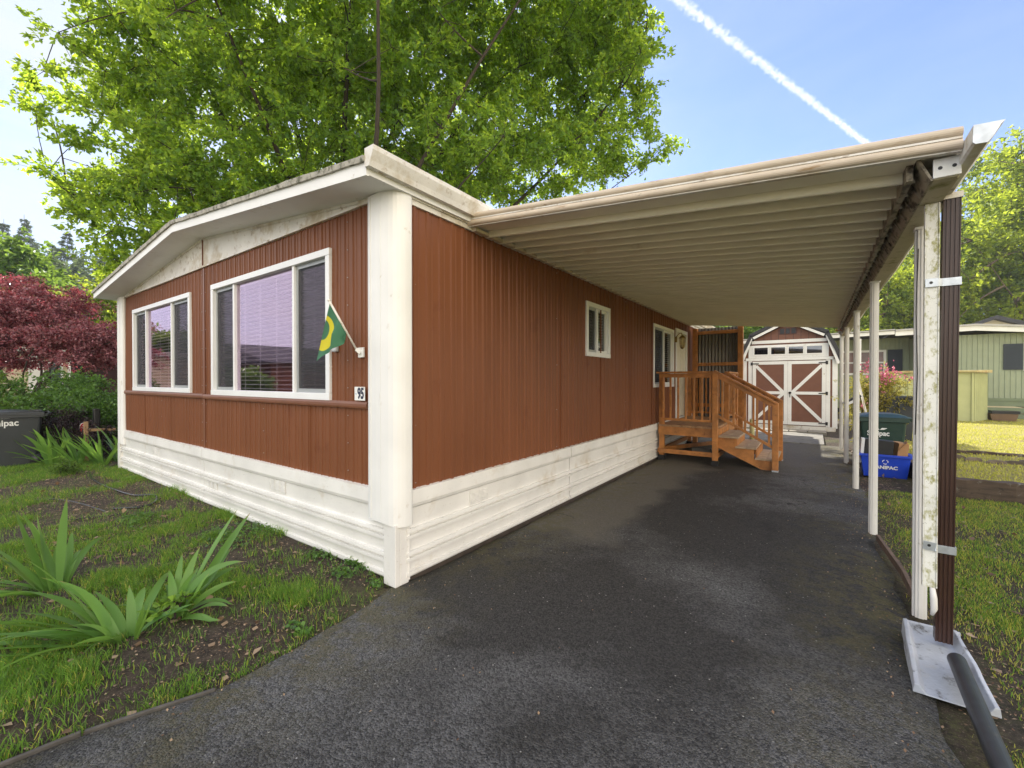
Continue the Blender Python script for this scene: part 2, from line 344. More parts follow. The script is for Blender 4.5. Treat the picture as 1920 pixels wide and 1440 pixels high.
# ------------------------------------------------------------------ ground
def axis_pts(a, b, fine0, fine1, step, far):
    f = list(np.arange(fine0, fine1 + 1e-6, step)); lo = []; x = fine0; s = step
    while x > a: s = min(s * 1.35, far); x -= s; lo.append(max(x, a))
    hi = []; x = f[-1]; s = step
    while x < b: s = min(s * 1.35, far); x += s; hi.append(min(x, b))
    return np.array(sorted(set(lo)) + f + sorted(set(hi)))
gx = axis_pts(-900, 900, -11, 7, .12, 60); gy = axis_pts(-500, 1300, -4, 10, .12, 60)
def sstep(a, b, x):
    t = np.clip((x - a) / (b - a), 0, 1); return t * t * (3 - 2 * t)
def ground_z(x, y):
    x = np.asarray(x, dtype=float); y = np.asarray(y, dtype=float)
    z = (fbm(x, y, .9, 3) - .5) * .07
    left = sstep(-.02, -.5, x) * sstep(.6, 0, y)               # front yard bed
    near = np.minimum(sstep(3.1, 3.5, x) + sstep(.02, -.35, x), 1)
    z = z * near + (-.03) * (1 - near) + .01 * near
    z = z + left * .02
    ter = sstep(3.92, 4.0, x) * sstep(5.82, 5.92, y)            # terrace behind the sleepers
    z = z * (1 - ter * .6) + ter * .2
    bk = sstep(10.0, 12.5, y) * (1 - ter)
    far = sstep(14, 30, np.hypot(x, y))
    z = z * (1 - .6 * bk) + bk * .0
    hill = sstep(30, 120, -x * .75 + y * .62) * 16 * sstep(-80, 40, y)
    return z * (1 - far) + far * .1 + hill
X, Y = np.meshgrid(gx, gy); Z = ground_z(X, Y)
nx, ny = len(gx), len(gy)
idx = np.arange(nx * ny).reshape(ny, nx)
gf = np.stack([idx[:-1, :-1], idx[:-1, 1:], idx[1:, 1:], idx[1:, :-1]], -1).reshape(-1, 4)
m, n, l, b = nodes_of('ground_soil_and_turf')
t = n.new("ShaderNodeTexCoord")
def tex(scale, detail=8, rough=.6, src=None, sc=(1, 1, 1)):
    mp = n.new("ShaderNodeMapping"); mp.inputs['Scale'].default_value = sc; l.new(t.outputs['Object'], mp.inputs[0])
    z = n.new("ShaderNodeTexNoise"); z.inputs['Scale'].default_value = scale; z.inputs['Detail'].default_value = detail; z.inputs['Roughness'].default_value = rough
    l.new(mp.outputs[0], z.inputs['Vector']); return z.outputs[0]
def ramp(v, a, c, lo=0, hi=1):
    r = n.new("ShaderNodeMapRange"); r.inputs[1].default_value = a; r.inputs[2].default_value = c; r.inputs[3].default_value = lo; r.inputs[4].default_value = hi
    l.new(v, r.inputs[0]); return r.outputs[0]
def mixc(f, a, c):
    x = n.new("ShaderNodeMix"); x.data_type = 'RGBA'
    if isinstance(f, float): x.inputs[0].default_value = f
    else: l.new(f, x.inputs[0])
    for i, v in ((6, a), (7, c)):
        if isinstance(v, tuple): x.inputs[i].default_value = rgba(v)
        else: l.new(v, x.inputs[i])
    return x.outputs[2]
def addm(a, c, op='ADD'):
    q = n.new("ShaderNodeMath"); q.operation = op
    for i, v in enumerate((a, c)):
        if isinstance(v, (int, float)): q.inputs[i].default_value = v
        else: l.new(v, q.inputs[i])
    return q.outputs[0]
soil = mixc(ramp(tex(22), .35, .65), (.028, .02, .014), (.10, .075, .052))
soil = mixc(ramp(tex(70, 4, .7), .58, .66), soil, (.24, .18, .13))
turf = mixc(ramp(tex(30), .35, .65), (.045, .075, .018), (.12, .14, .04))
turf = mixc(ramp(tex(3), .45, .7), turf, (.17, .15, .06))
base = mixc(addm(ramp(tex(1.1, 9, .65), .47, .60), ramp(tex(45, 5, .8), .42, .60), 'MULTIPLY'), soil, turf)
base = mixc(ramp(tex(130, 3, .8), .60, .68), base, (.26, .21, .15))
sx = n.new("ShaderNodeSeparateXYZ"); l.new(t.outputs['Object'], sx.inputs[0])
lawn = mixc(ramp(tex(40), .35, .65), (.28, .27, .07), (.46, .38, .15))
lawn = mixc(ramp(tex(1.6), .5, .7), lawn, (.26, .20, .10))
mm = n.new("ShaderNodeMath"); mm.operation = 'MULTIPLY'; l.new(ramp(sx.outputs['X'], 3.6, 4.1), mm.inputs[0]); l.new(ramp(sx.outputs['Y'], 5.8, 6.3), mm.inputs[1])
base = mixc(addm(mm.outputs[0], ramp(addm(sx.outputs['X'], tex(.8, 4), 'ADD'), 6.3, 7.0), 'MAXIMUM'), base, lawn)
l.new(base, b.inputs['Base Color']); b.inputs['Roughness'].default_value = .95
bp = n.new("ShaderNodeBump"); bp.inputs['Strength'].default_value = .9; bp.inputs['Distance'].default_value = .03
l.new(addm(tex(38, 8, .75), tex(150, 3, .7)), bp.inputs['Height']); l.new(bp.outputs[0], b.inputs['Normal'])
GROUNDM = m
tag(raw('ground', np.stack([X, Y, Z], -1).reshape(-1, 3), gf, GROUNDM, smooth=True), kind='structure')

# driveway: weathered asphalt, with an older grey strip along the house
m, n, l, b = nodes_of('asphalt'); t = n.new("ShaderNodeTexCoord")
sx = n.new("ShaderNodeSeparateXYZ"); l.new(t.outputs['Object'], sx.inputs[0])
vc = n.new("ShaderNodeTexVoronoi"); vc.inputs['Scale'].default_value = 105; l.new(t.outputs['Object'], vc.inputs['Vector'])
vs_ = n.new("ShaderNodeSeparateColor"); l.new(vc.outputs['Color'], vs_.inputs[0])
grain = addm(addm(vs_.outputs[0], .75, 'MULTIPLY'), addm(ramp(tex(300, 2, .6), .3, .7), .25, 'MULTIPLY'))
col = mixc(ramp(grain, .15, 1.0), (.008, .008, .008), (.070, .067, .062))
big = ramp(addm(tex(.55, 3, .5), addm(tex(4, 5, .7), .25, 'MULTIPLY')), .60, .76)
col2 = mixc(ramp(grain, .1, .95), (.028, .029, .030), (.20, .20, .20))
col = mixc(big, col, col2)
col = mixc(addm(ramp(tex(1.5, 8, .7), .56, .66), ramp(sx.outputs['Y'], 1.5, 3.0), 'MULTIPLY'), col, (.016, .015, .014))            # oil stains
speck = n.new("ShaderNodeTexVoronoi"); speck.inputs['Scale'].default_value = 40; l.new(t.outputs['Object'], speck.inputs['Vector'])
spc = n.new("ShaderNodeSeparateColor"); l.new(speck.outputs['Color'], spc.inputs[0])
col = mixc(addm(ramp(speck.outputs['Distance'], .22, .12), ramp(spc.outputs[0], .93, .94), 'MULTIPLY'), col, (.42, .41, .38))
nzx = tex(1.7, 7, .65)
strip = ramp(addm(sx.outputs['X'], addm(tex(1.1, 4, .55), 1.3, 'MULTIPLY')), 1.72, 1.42)
strip = addm(strip, ramp(addm(sx.outputs['Y'], addm(nzx, .8, 'MULTIPLY')), 1.9, 2.2), 'MULTIPLY')
strip = addm(strip, ramp(sx.outputs['Y'], 6.0, 7.2), 'MAXIMUM')
old = mixc(ramp(tex(50, 6, .75), .35, .65), (.10, .093, .078), (.165, .152, .128))
col = mixc(strip, col, old)
mossn = tex(7, 9, .8)
edge = addm(ramp(sx.outputs['X'], 2.2, 3.05), ramp(sx.outputs['X'], .9, .1, 0, .75), 'MAXIMUM')
mo = addm(ramp(mossn, .44, .54), edge, 'MULTIPLY')
mo = addm(addm(mo, ramp(tex(.8, 3), .36, .55), 'MULTIPLY'), .85, 'MULTIPLY')
col = mixc(mo, col, mixc(ramp(tex(60), .4, .6), (.07, .072, .016), (.15, .12, .04)))
ck = n.new("ShaderNodeTexVoronoi"); ck.feature = 'DISTANCE_TO_EDGE'; ck.inputs['Scale'].default_value = .8
ckn = n.new("ShaderNodeTexNoise"); ckn.inputs['Scale'].default_value = 3; ckn.inputs['Detail'].default_value = 6; l.new(t.outputs['Object'], ckn.inputs['Vector'])
ckv = n.new("ShaderNodeMix"); ckv.data_type = 'RGBA'; ckv.blend_type = 'LINEAR_LIGHT'; ckv.inputs[0].default_value = .22; l.new(t.outputs['Object'], ckv.inputs[6]); l.new(ckn.outputs['Color'], ckv.inputs[7]); l.new(ckv.outputs[2], ck.inputs['Vector'])
crack = addm(ramp(ck.outputs['Distance'], .007, .002), addm(ramp(tex(.7, 2), .52, .60), ramp(sx.outputs['Y'], 1.0, 2.2), 'MULTIPLY'), 'MULTIPLY')
col = mixc(crack, col, (.012, .011, .010))
l.new(col, b.inputs['Base Color']); b.inputs['Roughness'].default_value = .75
bp = n.new("ShaderNodeBump"); bp.inputs['Strength'].default_value = 1; bp.inputs['Distance'].default_value = .028
hh = addm(addm(vc.outputs['Distance'], -.5, 'MULTIPLY'), addm(addm(tex(200, 3, .7), .3, 'MULTIPLY'), addm(tex(9, 5, .6), .8, 'MULTIPLY'))); l.new(hh, bp.inputs['Height']); l.new(bp.outputs[0], b.inputs['Normal'])
ASPH = m
left_edge = [(-.30, -3.4), (-.20, -2.4), (-.06, -1.75), (.12, -1.25), (.10, -.8), (.03, -.3), (-.03, .0), (.02, .3), (.02, 10.4)]
right_edge = [(3.2, 10.4), (3.14, 6), (3.04, 3.2), (3.04, 1.7), (3.02, .9), (3.04, .3), (3.1, -.8), (3.3, -3.4)]
def refine(pts, step, amp, seed):
    o = []
    for i in range(len(pts) - 1):
        a = np.array(pts[i]); c = np.array(pts[i + 1]); k = max(1, int(np.hypot(*(c - a)) / step))
        for j in range(k):
            p = a + (c - a) * j / k; o.append((p[0] + amp * (vnoise(p[0], p[1] * 3 + seed, .25, 5) - .5) * 2, p[1]))
    o.append(pts[-1]); return o
def yedge(pts, y):
    ys = [p[1] for p in pts]; xs = [p[0] for p in pts]; 
    if ys[0] > ys[-1]: ys = ys[::-1]; xs = xs[::-1]
    return np.interp(y, ys, xs)
DW_Y = np.arange(-3.4, 10.41, .07)
def dw_left(y): return yedge(left_edge, y) + .035 * (fbm(0 * y + 3, y, .35, 8) - .5) * 2
def dw_right(y): return yedge(right_edge, y) + .08 * (fbm(0 * y + 9, y, .5, 9) - .5) * 2
vs = []; 
NC = 24
for y in DW_Y:
    a, c = float(dw_left(y)), float(dw_right(y))
    for k in range(NC + 1):
        x = a + (c - a) * k / NC
        z = .012 + (fbm(x, y, 1.6, 21) - .5) * .02 - (.02 if k in (0, NC) else 0)
        vs.append((x, y, z))
ii = np.arange(len(DW_Y) * (NC + 1)).reshape(len(DW_Y), NC + 1)
ff = np.stack([ii[:-1, :-1], ii[:-1, 1:], ii[1:, 1:], ii[1:, :-1]], -1).reshape(-1, 4)
tag(raw('driveway', vs, ff, ASPH, smooth=True), kind='structure')
PATHM = M('old_concrete_path', (.20, .19, .165), .85, .25, 3, .5, 40, dirt=(.07, .06, .05), dirt_amt=.3, dirt_scale=5)
mb = MB(); mb.box(.02, 2.75, 10.44, 12.9, -.05, .03); tag(mb.build('path', PATHM), kind='structure')
# pavers before the shed
PAVE = M('grey_paver', (.26, .24, .20), .85, .2, 6, .4, 50)
for k in range(4):
    mb = MB(); x0 = 1.02 + k * .46; mb.box(x0, x0 + .44, 12.95, 13.5 + .05 * (k % 2), -.02, .055 + .004 * k)
    o = mb.build('paving_slab', PAVE, bevel=.01)
    tag(o, ['leftmost grey slab laid before the shed doors', 'second grey slab from the left before the shed doors', 'third grey slab from the left before the shed doors', 'rightmost grey slab laid before the shed doors'][k], 'paving slab', 'slabs before the shed doors')

# ------------------------------------------------------------------ the brown mobile home
HX = -7.3; HL = 13.2
home = thing('mobile_home', (-3.65, 6.5, 0), 'brown ribbed mobile home with white trim, corner columns and skirting', 'mobile home')
def fmap(u, o, z): return (u, -o, z)           # front wall, u = x
def smap(u, o, z): return (o, u, z)            # side wall, u = y
def mbox(mb, f, u0, u1, o0, o1, z0, z1):
    a = f(u0, o0, z0); c = f(u1, o1, z1)
    return mb.box(min(a[0], c[0]), max(a[0], c[0]), min(a[1], c[1]), max(a[1], c[1]), min(a[2], c[2]), max(a[2], c[2]))
def ribbed(f, u0, u1, pitch, prof, zlo, zhi, holes, warp=0):
    us = [(u0, 0.0)]
    k = 0
    while True:
        base = u0 + k * pitch
        if base > u1: break
        for du, of in prof:
            if u0 < base + du < u1: us.append((base + du, of))
        k += 1
    us.append((u1, 0.0))
    for h in holes:
        for e in (h[0], h[1]):
            if u0 < e < u1 and all(abs(e - q[0]) > 1e-4 for q in us):
                qs = sorted(us); off = np.interp(e, [q[0] for q in qs], [q[1] for q in qs]); us.append((e, float(off)))
    us.sort(); mb = MB()
    for (a, oa), (c, oc) in zip(us[:-1], us[1:]):
        if c - a < 1e-5: continue
        mid = (a + c) / 2; segs = [(zlo, zhi)]
        for h in holes:
            if h[0] <= mid <= h[1]:
                ns = []
                for s0, s1 in segs:
                    if h[3] <= s0 or h[2] >= s1: ns.append((s0, s1)); continue
                    if h[2] > s0: ns.append((s0, h[2]))
                    if h[3] < s1: ns.append((h[3], s1))
                segs = ns
        for s0, s1 in segs:
            nseg = max(1, int((s1 - s0) / .35)); zs = np.linspace(s0, s1, nseg + 1)
            for z0, z1 in zip(zs[:-1], zs[1:]):
                def wv(u, z): return warp * (fbm(u * 1.0, z * .6, .9, 40) - .5)
                mb.add([f(a, oa + wv(a, z0), z0), f(c, oc + wv(c, z0), z0), f(c, oc + wv(c, z1), z1), f(a, oa + wv(a, z1), z1)], [(0, 1, 2, 3)])
    return mb
W1 = (-6.54, -4.08, 1.40, 2.69); W2 = (-3.38, -.88, 1.39, 2.69)
W3 = (3.22, 4.02, 1.90, 2.63); W4 = (6.19, 7.62, 1.43, 2.65); DOOR = (7.80, 8.80, .70, 2.72)
P1 = [(.0, 0), (.004, .009), (.012, .009), (.016, 0), (.050, 0), (.053, .005), (.060, .005), (.063, 0)]
ribbed(fmap, -7.18, -.33, .116, P1, 1.345, 2.97, [W1, W2], .02).build('front_wall', BROWN, home, fixn=False)
ribbed(fmap, -7.18, -.33, .116, P1, .66, 1.345, [], .02).build('lower_wall', BROWN, home, fixn=False)
P2 = [(.0, 0), (.042, .0), (.050, .014), (.074, .014), (.082, 0), (.112, 0), (.116, .006), (.124, .006), (.128, 0)]
ribbed(smap, .09, 12.9, .143, P2, .66, 2.95, [W3, W4, DOOR], .016).build('side_wall', BROWN, home, fixn=False)
mb = MB(); mb.box(-7.30, -7.27, .1, HL, .3, 2.96); mb.box(-7.27, -.01, HL - .03, HL, .3, 2.96); mb.build('rear_wall', BROWN, home)
mb = MB()
mb.extr([(0, 1.325), (.03, 1.33), (.034, 1.345), (.034, 1.365), (.026, 1.385), (0, 1.385)], lambda o, z: fmap(-7.17, o, z), lambda o, z: fmap(-3.642, o, z))
mb.extr([(0, 1.32), (.03, 1.325), (.034, 1.34), (.034, 1.36), (.026, 1.38), (0, 1.38)], lambda o, z: fmap(-3.636, o, z), lambda o, z: fmap(-.34, o, z))
mb.build('belt_moulding', BROWN2, home)
mb = MB(); mbox(mb, fmap, -3.665, -3.62, 0, .013, .69, 1.32); mbox(mb, fmap, -3.665, -3.62, 0, .013, 1.39, 2.95)
mb.build('seam_strip', BROWN2, home)
for yy in (1.29, 2.50, 3.71, 4.92, 6.10): mb = MB(); mbox(mb, smap, yy, yy + .004, 0, .0165, .70, 2.93); mb.build('panel_lap', BROWN, home)
for xx in (-2.42, -4.85, -6.0, -1.21): mb = MB(); mbox(mb, fmap, xx, xx + .004, 0, .0105, .70, 1.32); mb.build('panel_lap', BROWN, home)
# little screws on the siding
mb = MB()
for uu in (-3.70, -3.58, -.62, -2.1, -5.2):
    for zz in np.arange(.8, 2.9, .23):
        if 1.3 < zz < 1.4: continue
        if -.88 > uu > -3.38 and zz > 1.35: continue
        mb = MB(); mb.lathe((uu, -.011, zz), [(.0045, -.003), (.0045, .003)], 6); mb.build('screw', SILVER, home)
for yy in (.16, 2.4, 4.7, 5.9):
    for zz in (.75, 1.2, 1.74, 2.3, 2.85): mb = MB(); mb.lathe((.013, yy, zz), [(.005, -.003), (.005, .003)], 6); mb.build('screw', SILVER, home)
# corner columns
def column(cx, sgn):
    pts = [(.305, 0.005), (.315, -.02), (.305, -.042), (.28, -.056), (.24, -.064), (.18, -.068), (.10, -.066), (.04, -.058), (0, -.046), (-.025, -.026), (-.04, 0), (-.05, .03), (-.054, .06), (-.054, .085), (-.045, .10), (0, .10)]
    poly = []
    for i, p in enumerate(pts): poly.append(p)
    mb = MB()
    z0 = .455
    def lo(a, c): return (cx - sgn * a, c, z0 + .02 * math.sin(a * 9))
    def hi(a, c): return (cx - sgn * a, c, 2.975)
    mb.extr(poly, lo, hi, sm=False)
    # faint vertical beads
    for q in (.24, .12): mb.box(cx - sgn * q - .002, cx - sgn * q + .002, -.0695, -.060, .49, 2.96)
    return mb
column(0, 1).build('corner_column', WHITE, home); column(HX - .02, -1).build('corner_column', WHITE, home)
# skirting
SK = [(.71, .0), (.705, .035), (.60, .042), (.575, .034), (.56, .014), (.41, .010), (.408, .034), (.385, .038), (.380, .010), (.362, .010), (.358, .036), (.335, .036), (.328, .010),
      (.235, .010), (.232, .034), (.21, .038), (.205, .010), (.187, .010), (.183, .036), (.16, .036), (.153, .010), (.085, .010), (.078, .028), (.05, .03), (.035, .02), (.035, -.02), (.71, -.02)]
def skirt(f, u0, u1, amp=.012):
    n_ = max(1, int((u1 - u0) / .25)); mb = MB(); us = np.linspace(u0, u1, n_ + 1)
    wob = [amp * (vnoise(u, 3., .6, 4) - .5) for u in us]
    k = len(SK); vs = []
    for u, wv in zip(us, wob):
        for z, o in SK: vs.append(f(u, o + wv, z + wv * .5))
    fs = []
    for i in range(n_):
        for j in range(k):
            fs.append((i * k + j, i * k + (j + 1) % k, (i + 1) * k + (j + 1) % k, (i + 1) * k + j))
    fs.append(tuple(range(k))); fs.append(tuple((n_) * k + j for j in range(k)))
    return mb.add(vs, fs)
skirt(fmap, -7.27, -3.655).build('skirting', SKIRT, home)
skirt(fmap, -3.645, -.10).build('skirting', SKIRT, home)
skirt(smap, .06, 2.715).build('skirting', SKIRT, home)
skirt(smap, 2.735, 13.0).build('skirting', SKIRT, home)
mb = MB(); mb.box(-.118, .022, -.045, .0, .0, .47); mb.box(-.02, .022, .0, .085, .0, .47); mb.box(.012, .03, .075, .092, .02, .5)
mb.build('skirt_corner_post', SKIRT, home, bevel=.006)
mb = MB(); mb.box(-7.34, -7.22, -.05, 0, .02, .47); mb.build('skirt_corner_post', SKIRT, home, bevel=.006)
mb = MB(); mb.box(-7.2, -.1, .03, .06, -.1, .06); mb.box(-.03, .0, .1, 13, -.1, .06); mb.build('footing', M('dark_base_wood', (.06, .045, .035), .9, .3, 9), home)
def vent(f, u, z, k, wd=.1, ht=.12):
    mb = MB(); tot = k * wd
    mbox(mb, f, u, u + tot, .012, .017, z - ht / 2, z + ht / 2)
    for q in range(k):
        for j in range(7):
            zz = z - ht / 2 + .018 + j * (ht - .03) / 6.5
            mbox(mb, f, u + q * wd + .012, u + (q + 1) * wd - .012, .017, .022, zz, zz + .006)
        mbox(mb, f, u + q * wd, u + q * wd + .004, .017, .021, z - ht / 2, z + ht / 2)
    mb.build('skirt_vent', M('vent_grille', (.74, .73, .70), .5, .1, 20, dirt=(.4, .38, .33), dirt_amt=.15, dirt_scale=30), home)
vent(fmap, -5.62, .50, 3); vent(fmap, -3.55, .29, 3); vent(fmap, -1.95, .50, 3)
vent(smap, .80, .48, 2, .13); vent(smap, 4.72, .50, 2, .16, .11)
# frieze, roof, fascia, soffit
def zs(x): return 3.315 - .097 * abs(x + 3.65)
EL, ER = -7.42, .07
mb = MB()
for a, c in ((-7.25, -3.655), (-3.645, -.25)):
    mb.add([(a, -.012, 2.955), (c, -.012, 2.955), (c, -.012, zs(c) + .01), (a, -.012, zs(a) + .01)], [(0, 1, 2, 3)])
    mb.bar((a, -.014, 2.962), (c, -.014, 2.962), .03, .022)
    mb.bar((a, -.010, zs(a) - .012), (c, -.010, zs(c) - .012), .02, .024)
mb.build('gable_frieze', WHITE_OLD, home)
mb = MB()
prof_lo = [(EL, zs(EL)), (-3.65, zs(-3.65)), (ER, zs(ER))]
mb.extr([(EL, zs(EL)), (-3.65, zs(-3.65)), (ER, zs(ER)), (ER, zs(ER) + .06), (-3.65, zs(-3.65) + .06), (EL, zs(EL) + .06)], lambda x, z: (x, -.30, z), lambda x, z: (x, HL + .2, z))
mb.build('soffit', WHITE, home)
mb = MB()
mb.extr([(EL, zs(EL) - .008), (-3.65, zs(-3.65) - .008), (ER, zs(ER) - .008), (ER, zs(ER) + .085), (-3.65, zs(-3.65) + .085), (EL, zs(EL) + .085)], lambda x, z: (x, -.325, z), lambda x, z: (x, -.302, z))
mb.build('fascia', WHITE, home)
mb = MB()
npt = 90; xs = np.linspace(EL - .02, ER, npt)
top = [(x, zs(x) + .118 + .012 * (vnoise(x, 1., .12, 6) - .5)) for x in xs]; bot = [(x, zs(x) + .082 - .006 * vnoise(x, 2., .05, 7)) for x in xs]
vs = []
for (x, zt), (_, zb) in zip(top, bot): vs += [(x, -.345, zb), (x, -.35, zt), (x, .3, zt + .03), (x, .3, zb)]
fs = []
for i in range(npt - 1):
    for j in range(4): fs.append((i * 4 + j, i * 4 + (j + 1) % 4, i * 4 + 4 + (j + 1) % 4, i * 4 + 4 + j))
fs += [(0, 1, 2, 3), ((npt - 1) * 4, (npt - 1) * 4 + 3, (npt - 1) * 4 + 2, (npt - 1) * 4 + 1)]
mb.add(vs, fs); mb.build('roof_edge', MOSSROOF, home)
mb = MB(); mb.extr([(EL, zs(EL) + .07), (-3.65, zs(-3.65) + .07), (ER, zs(ER) + .07), (ER, zs(ER) + .13), (-3.65, zs(-3.65) + .13), (EL, zs(EL) + .13)], lambda x, z: (x, .301, z), lambda x, z: (x, HL + .2, z))
mb.build('roof', ROOFTOP, home)
mb = MB()
gut = [(.07, 3.125), (.07, 2.995), (.118, 2.993), (.132, 3.03), (.150, 3.065), (.162, 3.09), (.164, 3.122), (.155, 3.122), (.150, 3.095), (.125, 3.05), (.112, 3.003), (.08, 3.005), (.08, 3.12)]
mb.extr(gut, lambda x, z: (x, -.33, z), lambda x, z: (x, 12.9, z))
mb.extr([(.07, 3.12), (.07, 2.995), (.118, 2.993), (.132, 3.03), (.150, 3.065), (.162, 3.09), (.164, 3.122)], lambda x, z: (x, -.338, z), lambda x, z: (x, -.3305, z))
mb.build('gutter', WHITE_OLD, home)
mb = MB(); mb.box(.0, .028, .10, 12.9, 2.905, 2.945); mb.box(.0, .045, .06, 12.9, 2.9455, 2.97); mb.build('side_trim', WHITE_OLD, home)
# crack marks in frieze
mb = MB(); mb.box(-3.656, -3.646, -.024, -.008, 2.95, 3.30); mb.build('frieze_joint', BROWN2, home)

# ------------------------------------------------------------------ windows
def window(f, h, sashes, blind=True, gl=None, frame_w=.05, name='window', slat=.042):
    u0, u1, z0, z1 = h; gl = gl or GLASS
    mb = MB()
    fw = frame_w
    mbox(mb, f, u0 - .012, u1 + .012, -.07, .028, z1 - fw, z1 + .012); mbox(mb, f, u0 - .012, u1 + .012, -.07, .03, z0 - .012, z0 + fw)
    mbox(mb, f, u0 - .012, u0 + fw, -.07, .027, z0 + fw + .0005, z1 - fw - .0005); mbox(mb, f, u1 - fw, u1 + .012, -.07, .027, z0 + fw + .0005, z1 - fw - .0005)
    for s in sashes[:-1]: mbox(mb, f, s[1] - .018, s[1] + .018, -.06, .012, z0 + fw + .001, z1 - fw - .001)
    win = mb.build(name, FRAME, home, bevel=.004)
    a = u0 + fw; edges = []
    for i, s in enumerate(sashes):
        lo = max(s[0] + (.018 if i else 0), a); hi = min(s[1] - .018 if i < len(sashes) - 1 else u1 - fw, u1 - fw)
        mb = MB(); q = .030; zz0, zz1 = z0 + fw + .001, z1 - fw - .001
        if s[2] == 'fixed':
            mb = MB(); mbox(mb, f, lo + .001, hi - .001, -.024, -.020, zz0, zz1); mb.build('pane', gl, win)
        else:
            q = .034
            mbox(mb, f, lo + .001, hi - .001, -.05, -.012, zz0, zz0 + q); mbox(mb, f, lo + .001, hi - .001, -.05, -.012, zz1 - q, zz1)
            mbox(mb, f, lo + .001, lo + q, -.05, -.012, zz0 + q, zz1 - q); mbox(mb, f, hi - q, hi - .001, -.05, -.012, zz0 + q, zz1 - q)
            mb.build('sash', SILVER if s[2] == 'screen' else FRAME, win)
            mb = MB(); mbox(mb, f, lo + q, hi - q, -.042, -.038, zz0 + q, zz1 - q); mb.build('pane', gl, win)
            if s[2] == 'screen':
                mb = MB(); mbox(mb, f, lo + q, hi - q, -.020, -.019, zz0 + q, zz1 - q); mb.build('insect_screen', SCREEN, win)
    if blind:
        mb = MB(); zz = z0 + fw + .02
        while zz < z1 - fw - .02:
            sag = .0
            p = [f(u0 + fw + .01, -.058, zz + .010), f(u1 - fw - .01, -.058, zz + .010), f(u1 - fw - .01, -.088, zz - .002), f(u0 + fw + .01, -.088, zz - .002)]
            mid = [f((u0 + u1) / 2, -.058, zz + .008), f((u0 + u1) / 2, -.088, zz - .004)]
            mb.add([p[0], mid[0], mid[1], p[3]], [(0, 1, 2, 3)]); mb.add([mid[0], p[1], p[2], mid[1]], [(0, 1, 2, 3)])
            zz += slat
        k = int((u1 - u0) / .38) + 1
        for i in range(1, k): uu = u0 + (u1 - u0) * i / k; mbox(mb, f, uu - .0025, uu + .0025, -.056, -.054, z0 + fw, z1 - fw)
        mbox(mb, f, u0 + fw + .01, u1 - fw - .01, -.09, -.055, z1 - fw - .03, z1 - fw)
        mb.build('blind', BLIND, win, fixn=False)
    mb = MB()
    mbox(mb, f, u0, u1, -.5, -.49, z0, z1); mbox(mb, f, u0 - .01, u0, -.5, -.03, z0, z1); mbox(mb, f, u1, u1 + .01, -.5, -.03, z0, z1)
    mbox(mb, f, u0, u1, -.489, -.03, z1, z1 + .01); mbox(mb, f, u0, u1, -.489, -.03, z0 - .01, z0)
    mb.build('dark_room_lining', DARK, win)
    return win
window(fmap, W1, [(-6.54, -5.92, 'screen'), (-5.92, -4.80, 'fixed'), (-4.80, -4.08, 'screen')], slat=.045)
window(fmap, W2, [(-3.38, -2.80, 'screen'), (-2.80, -1.50, 'fixed'), (-1.50, -.88, 'screen')], slat=.045)
window(smap, W3, [(3.22, 3.60, 'screen'), (3.60, 4.02, 'vinyl')], gl=GLASS2)
window(smap, W4, [(6.19, 6.92, 'screen'), (6.92, 7.62, 'vinyl')], gl=GLASS2)
# front door
mb = MB(); u0, u1, z0, z1 = DOOR
mbox(mb, smap, u0 - .01, u0 + .07, -.06, .03, z0, z1 + .01); mbox(mb, smap, u1 - .07, u1 + .01, -.06, .03, z0, z1 + .01); mbox(mb, smap, u0 + .0705, u1 - .0705, -.06, .029, z1 - .07, z1 + .01)
dframe = mb.build('door', WHITE, home, bevel=.004)
mb = MB(); mbox(mb, smap, u0 + .07, u1 - .07, -.06, -.012, z0 + .02, z1 - .072)
for a, c in ((.1, .44), (.5, .9), (.96, 1.34), (1.4, 1.86)):
    for e in (0, 1):
        ua = u0 + .13 + e * .38; mbox(mb, smap, ua, ua + .30, -.0121, -.004, z0 + a, z0 + c)
mb.build('door_leaf', M('cream_door_paint', (.70, .66, .55), .5, .05, 6), dframe, bevel=.003)
mb = MB(); mb.tube([(.02, 7.95, 1.62), (.055, 7.95, 1.62), (.058, 8.03, 1.62)], .012, 8); mb.build('handle', BRASS, dframe)
# porch lantern fixed to the wall
mb = MB(); ly, lz = 7.70, 2.46
mb.lathe((.02, ly, lz), [(.05, -.06), (.055, 0), (.05, .06)], 10); mb.tube([(.03, ly, lz + .03), (.10, ly, lz + .12), (.16, ly, lz + .14), (.18, ly, lz + .07)], .009, 6)
mb.lathe((.18, ly, lz), [(.012, .09), (.05, .06), (.075, .03), (.078, .025)], 8)
mb.lathe((.18, ly, lz), [(.05, -.17), (.055, -.165), (.03, -.2), (.01, -.22)], 8)
for k in range(6):
    t_ = k * math.pi / 3; mb.bar((.18 + .07 * math.cos(t_), ly + .07 * math.sin(t_), lz + .025), (.18 + .048 * math.cos(t_), ly + .048 * math.sin(t_), lz - .165), .007, .007)
lan = mb.build('wall_lantern', BRASS, home)
mb = MB(); mb.lathe((.18, ly, lz), [(.06, .02), (.04, -.16)], 6); mb.build('lantern_glass', glassmat('lantern_pane', (.8, .75, .6), (1, 1, 1), 1.5), lan)
# meter cover beside the flag, hose tap
mb = MB(); mbox(mb, fmap, -.83, -.76, .0, .035, 1.795, 1.885); mb.build('outlet_cover', M('grey_outlet_cover', (.55, .56, .57), .4, .1, 12), home, bevel=.012)

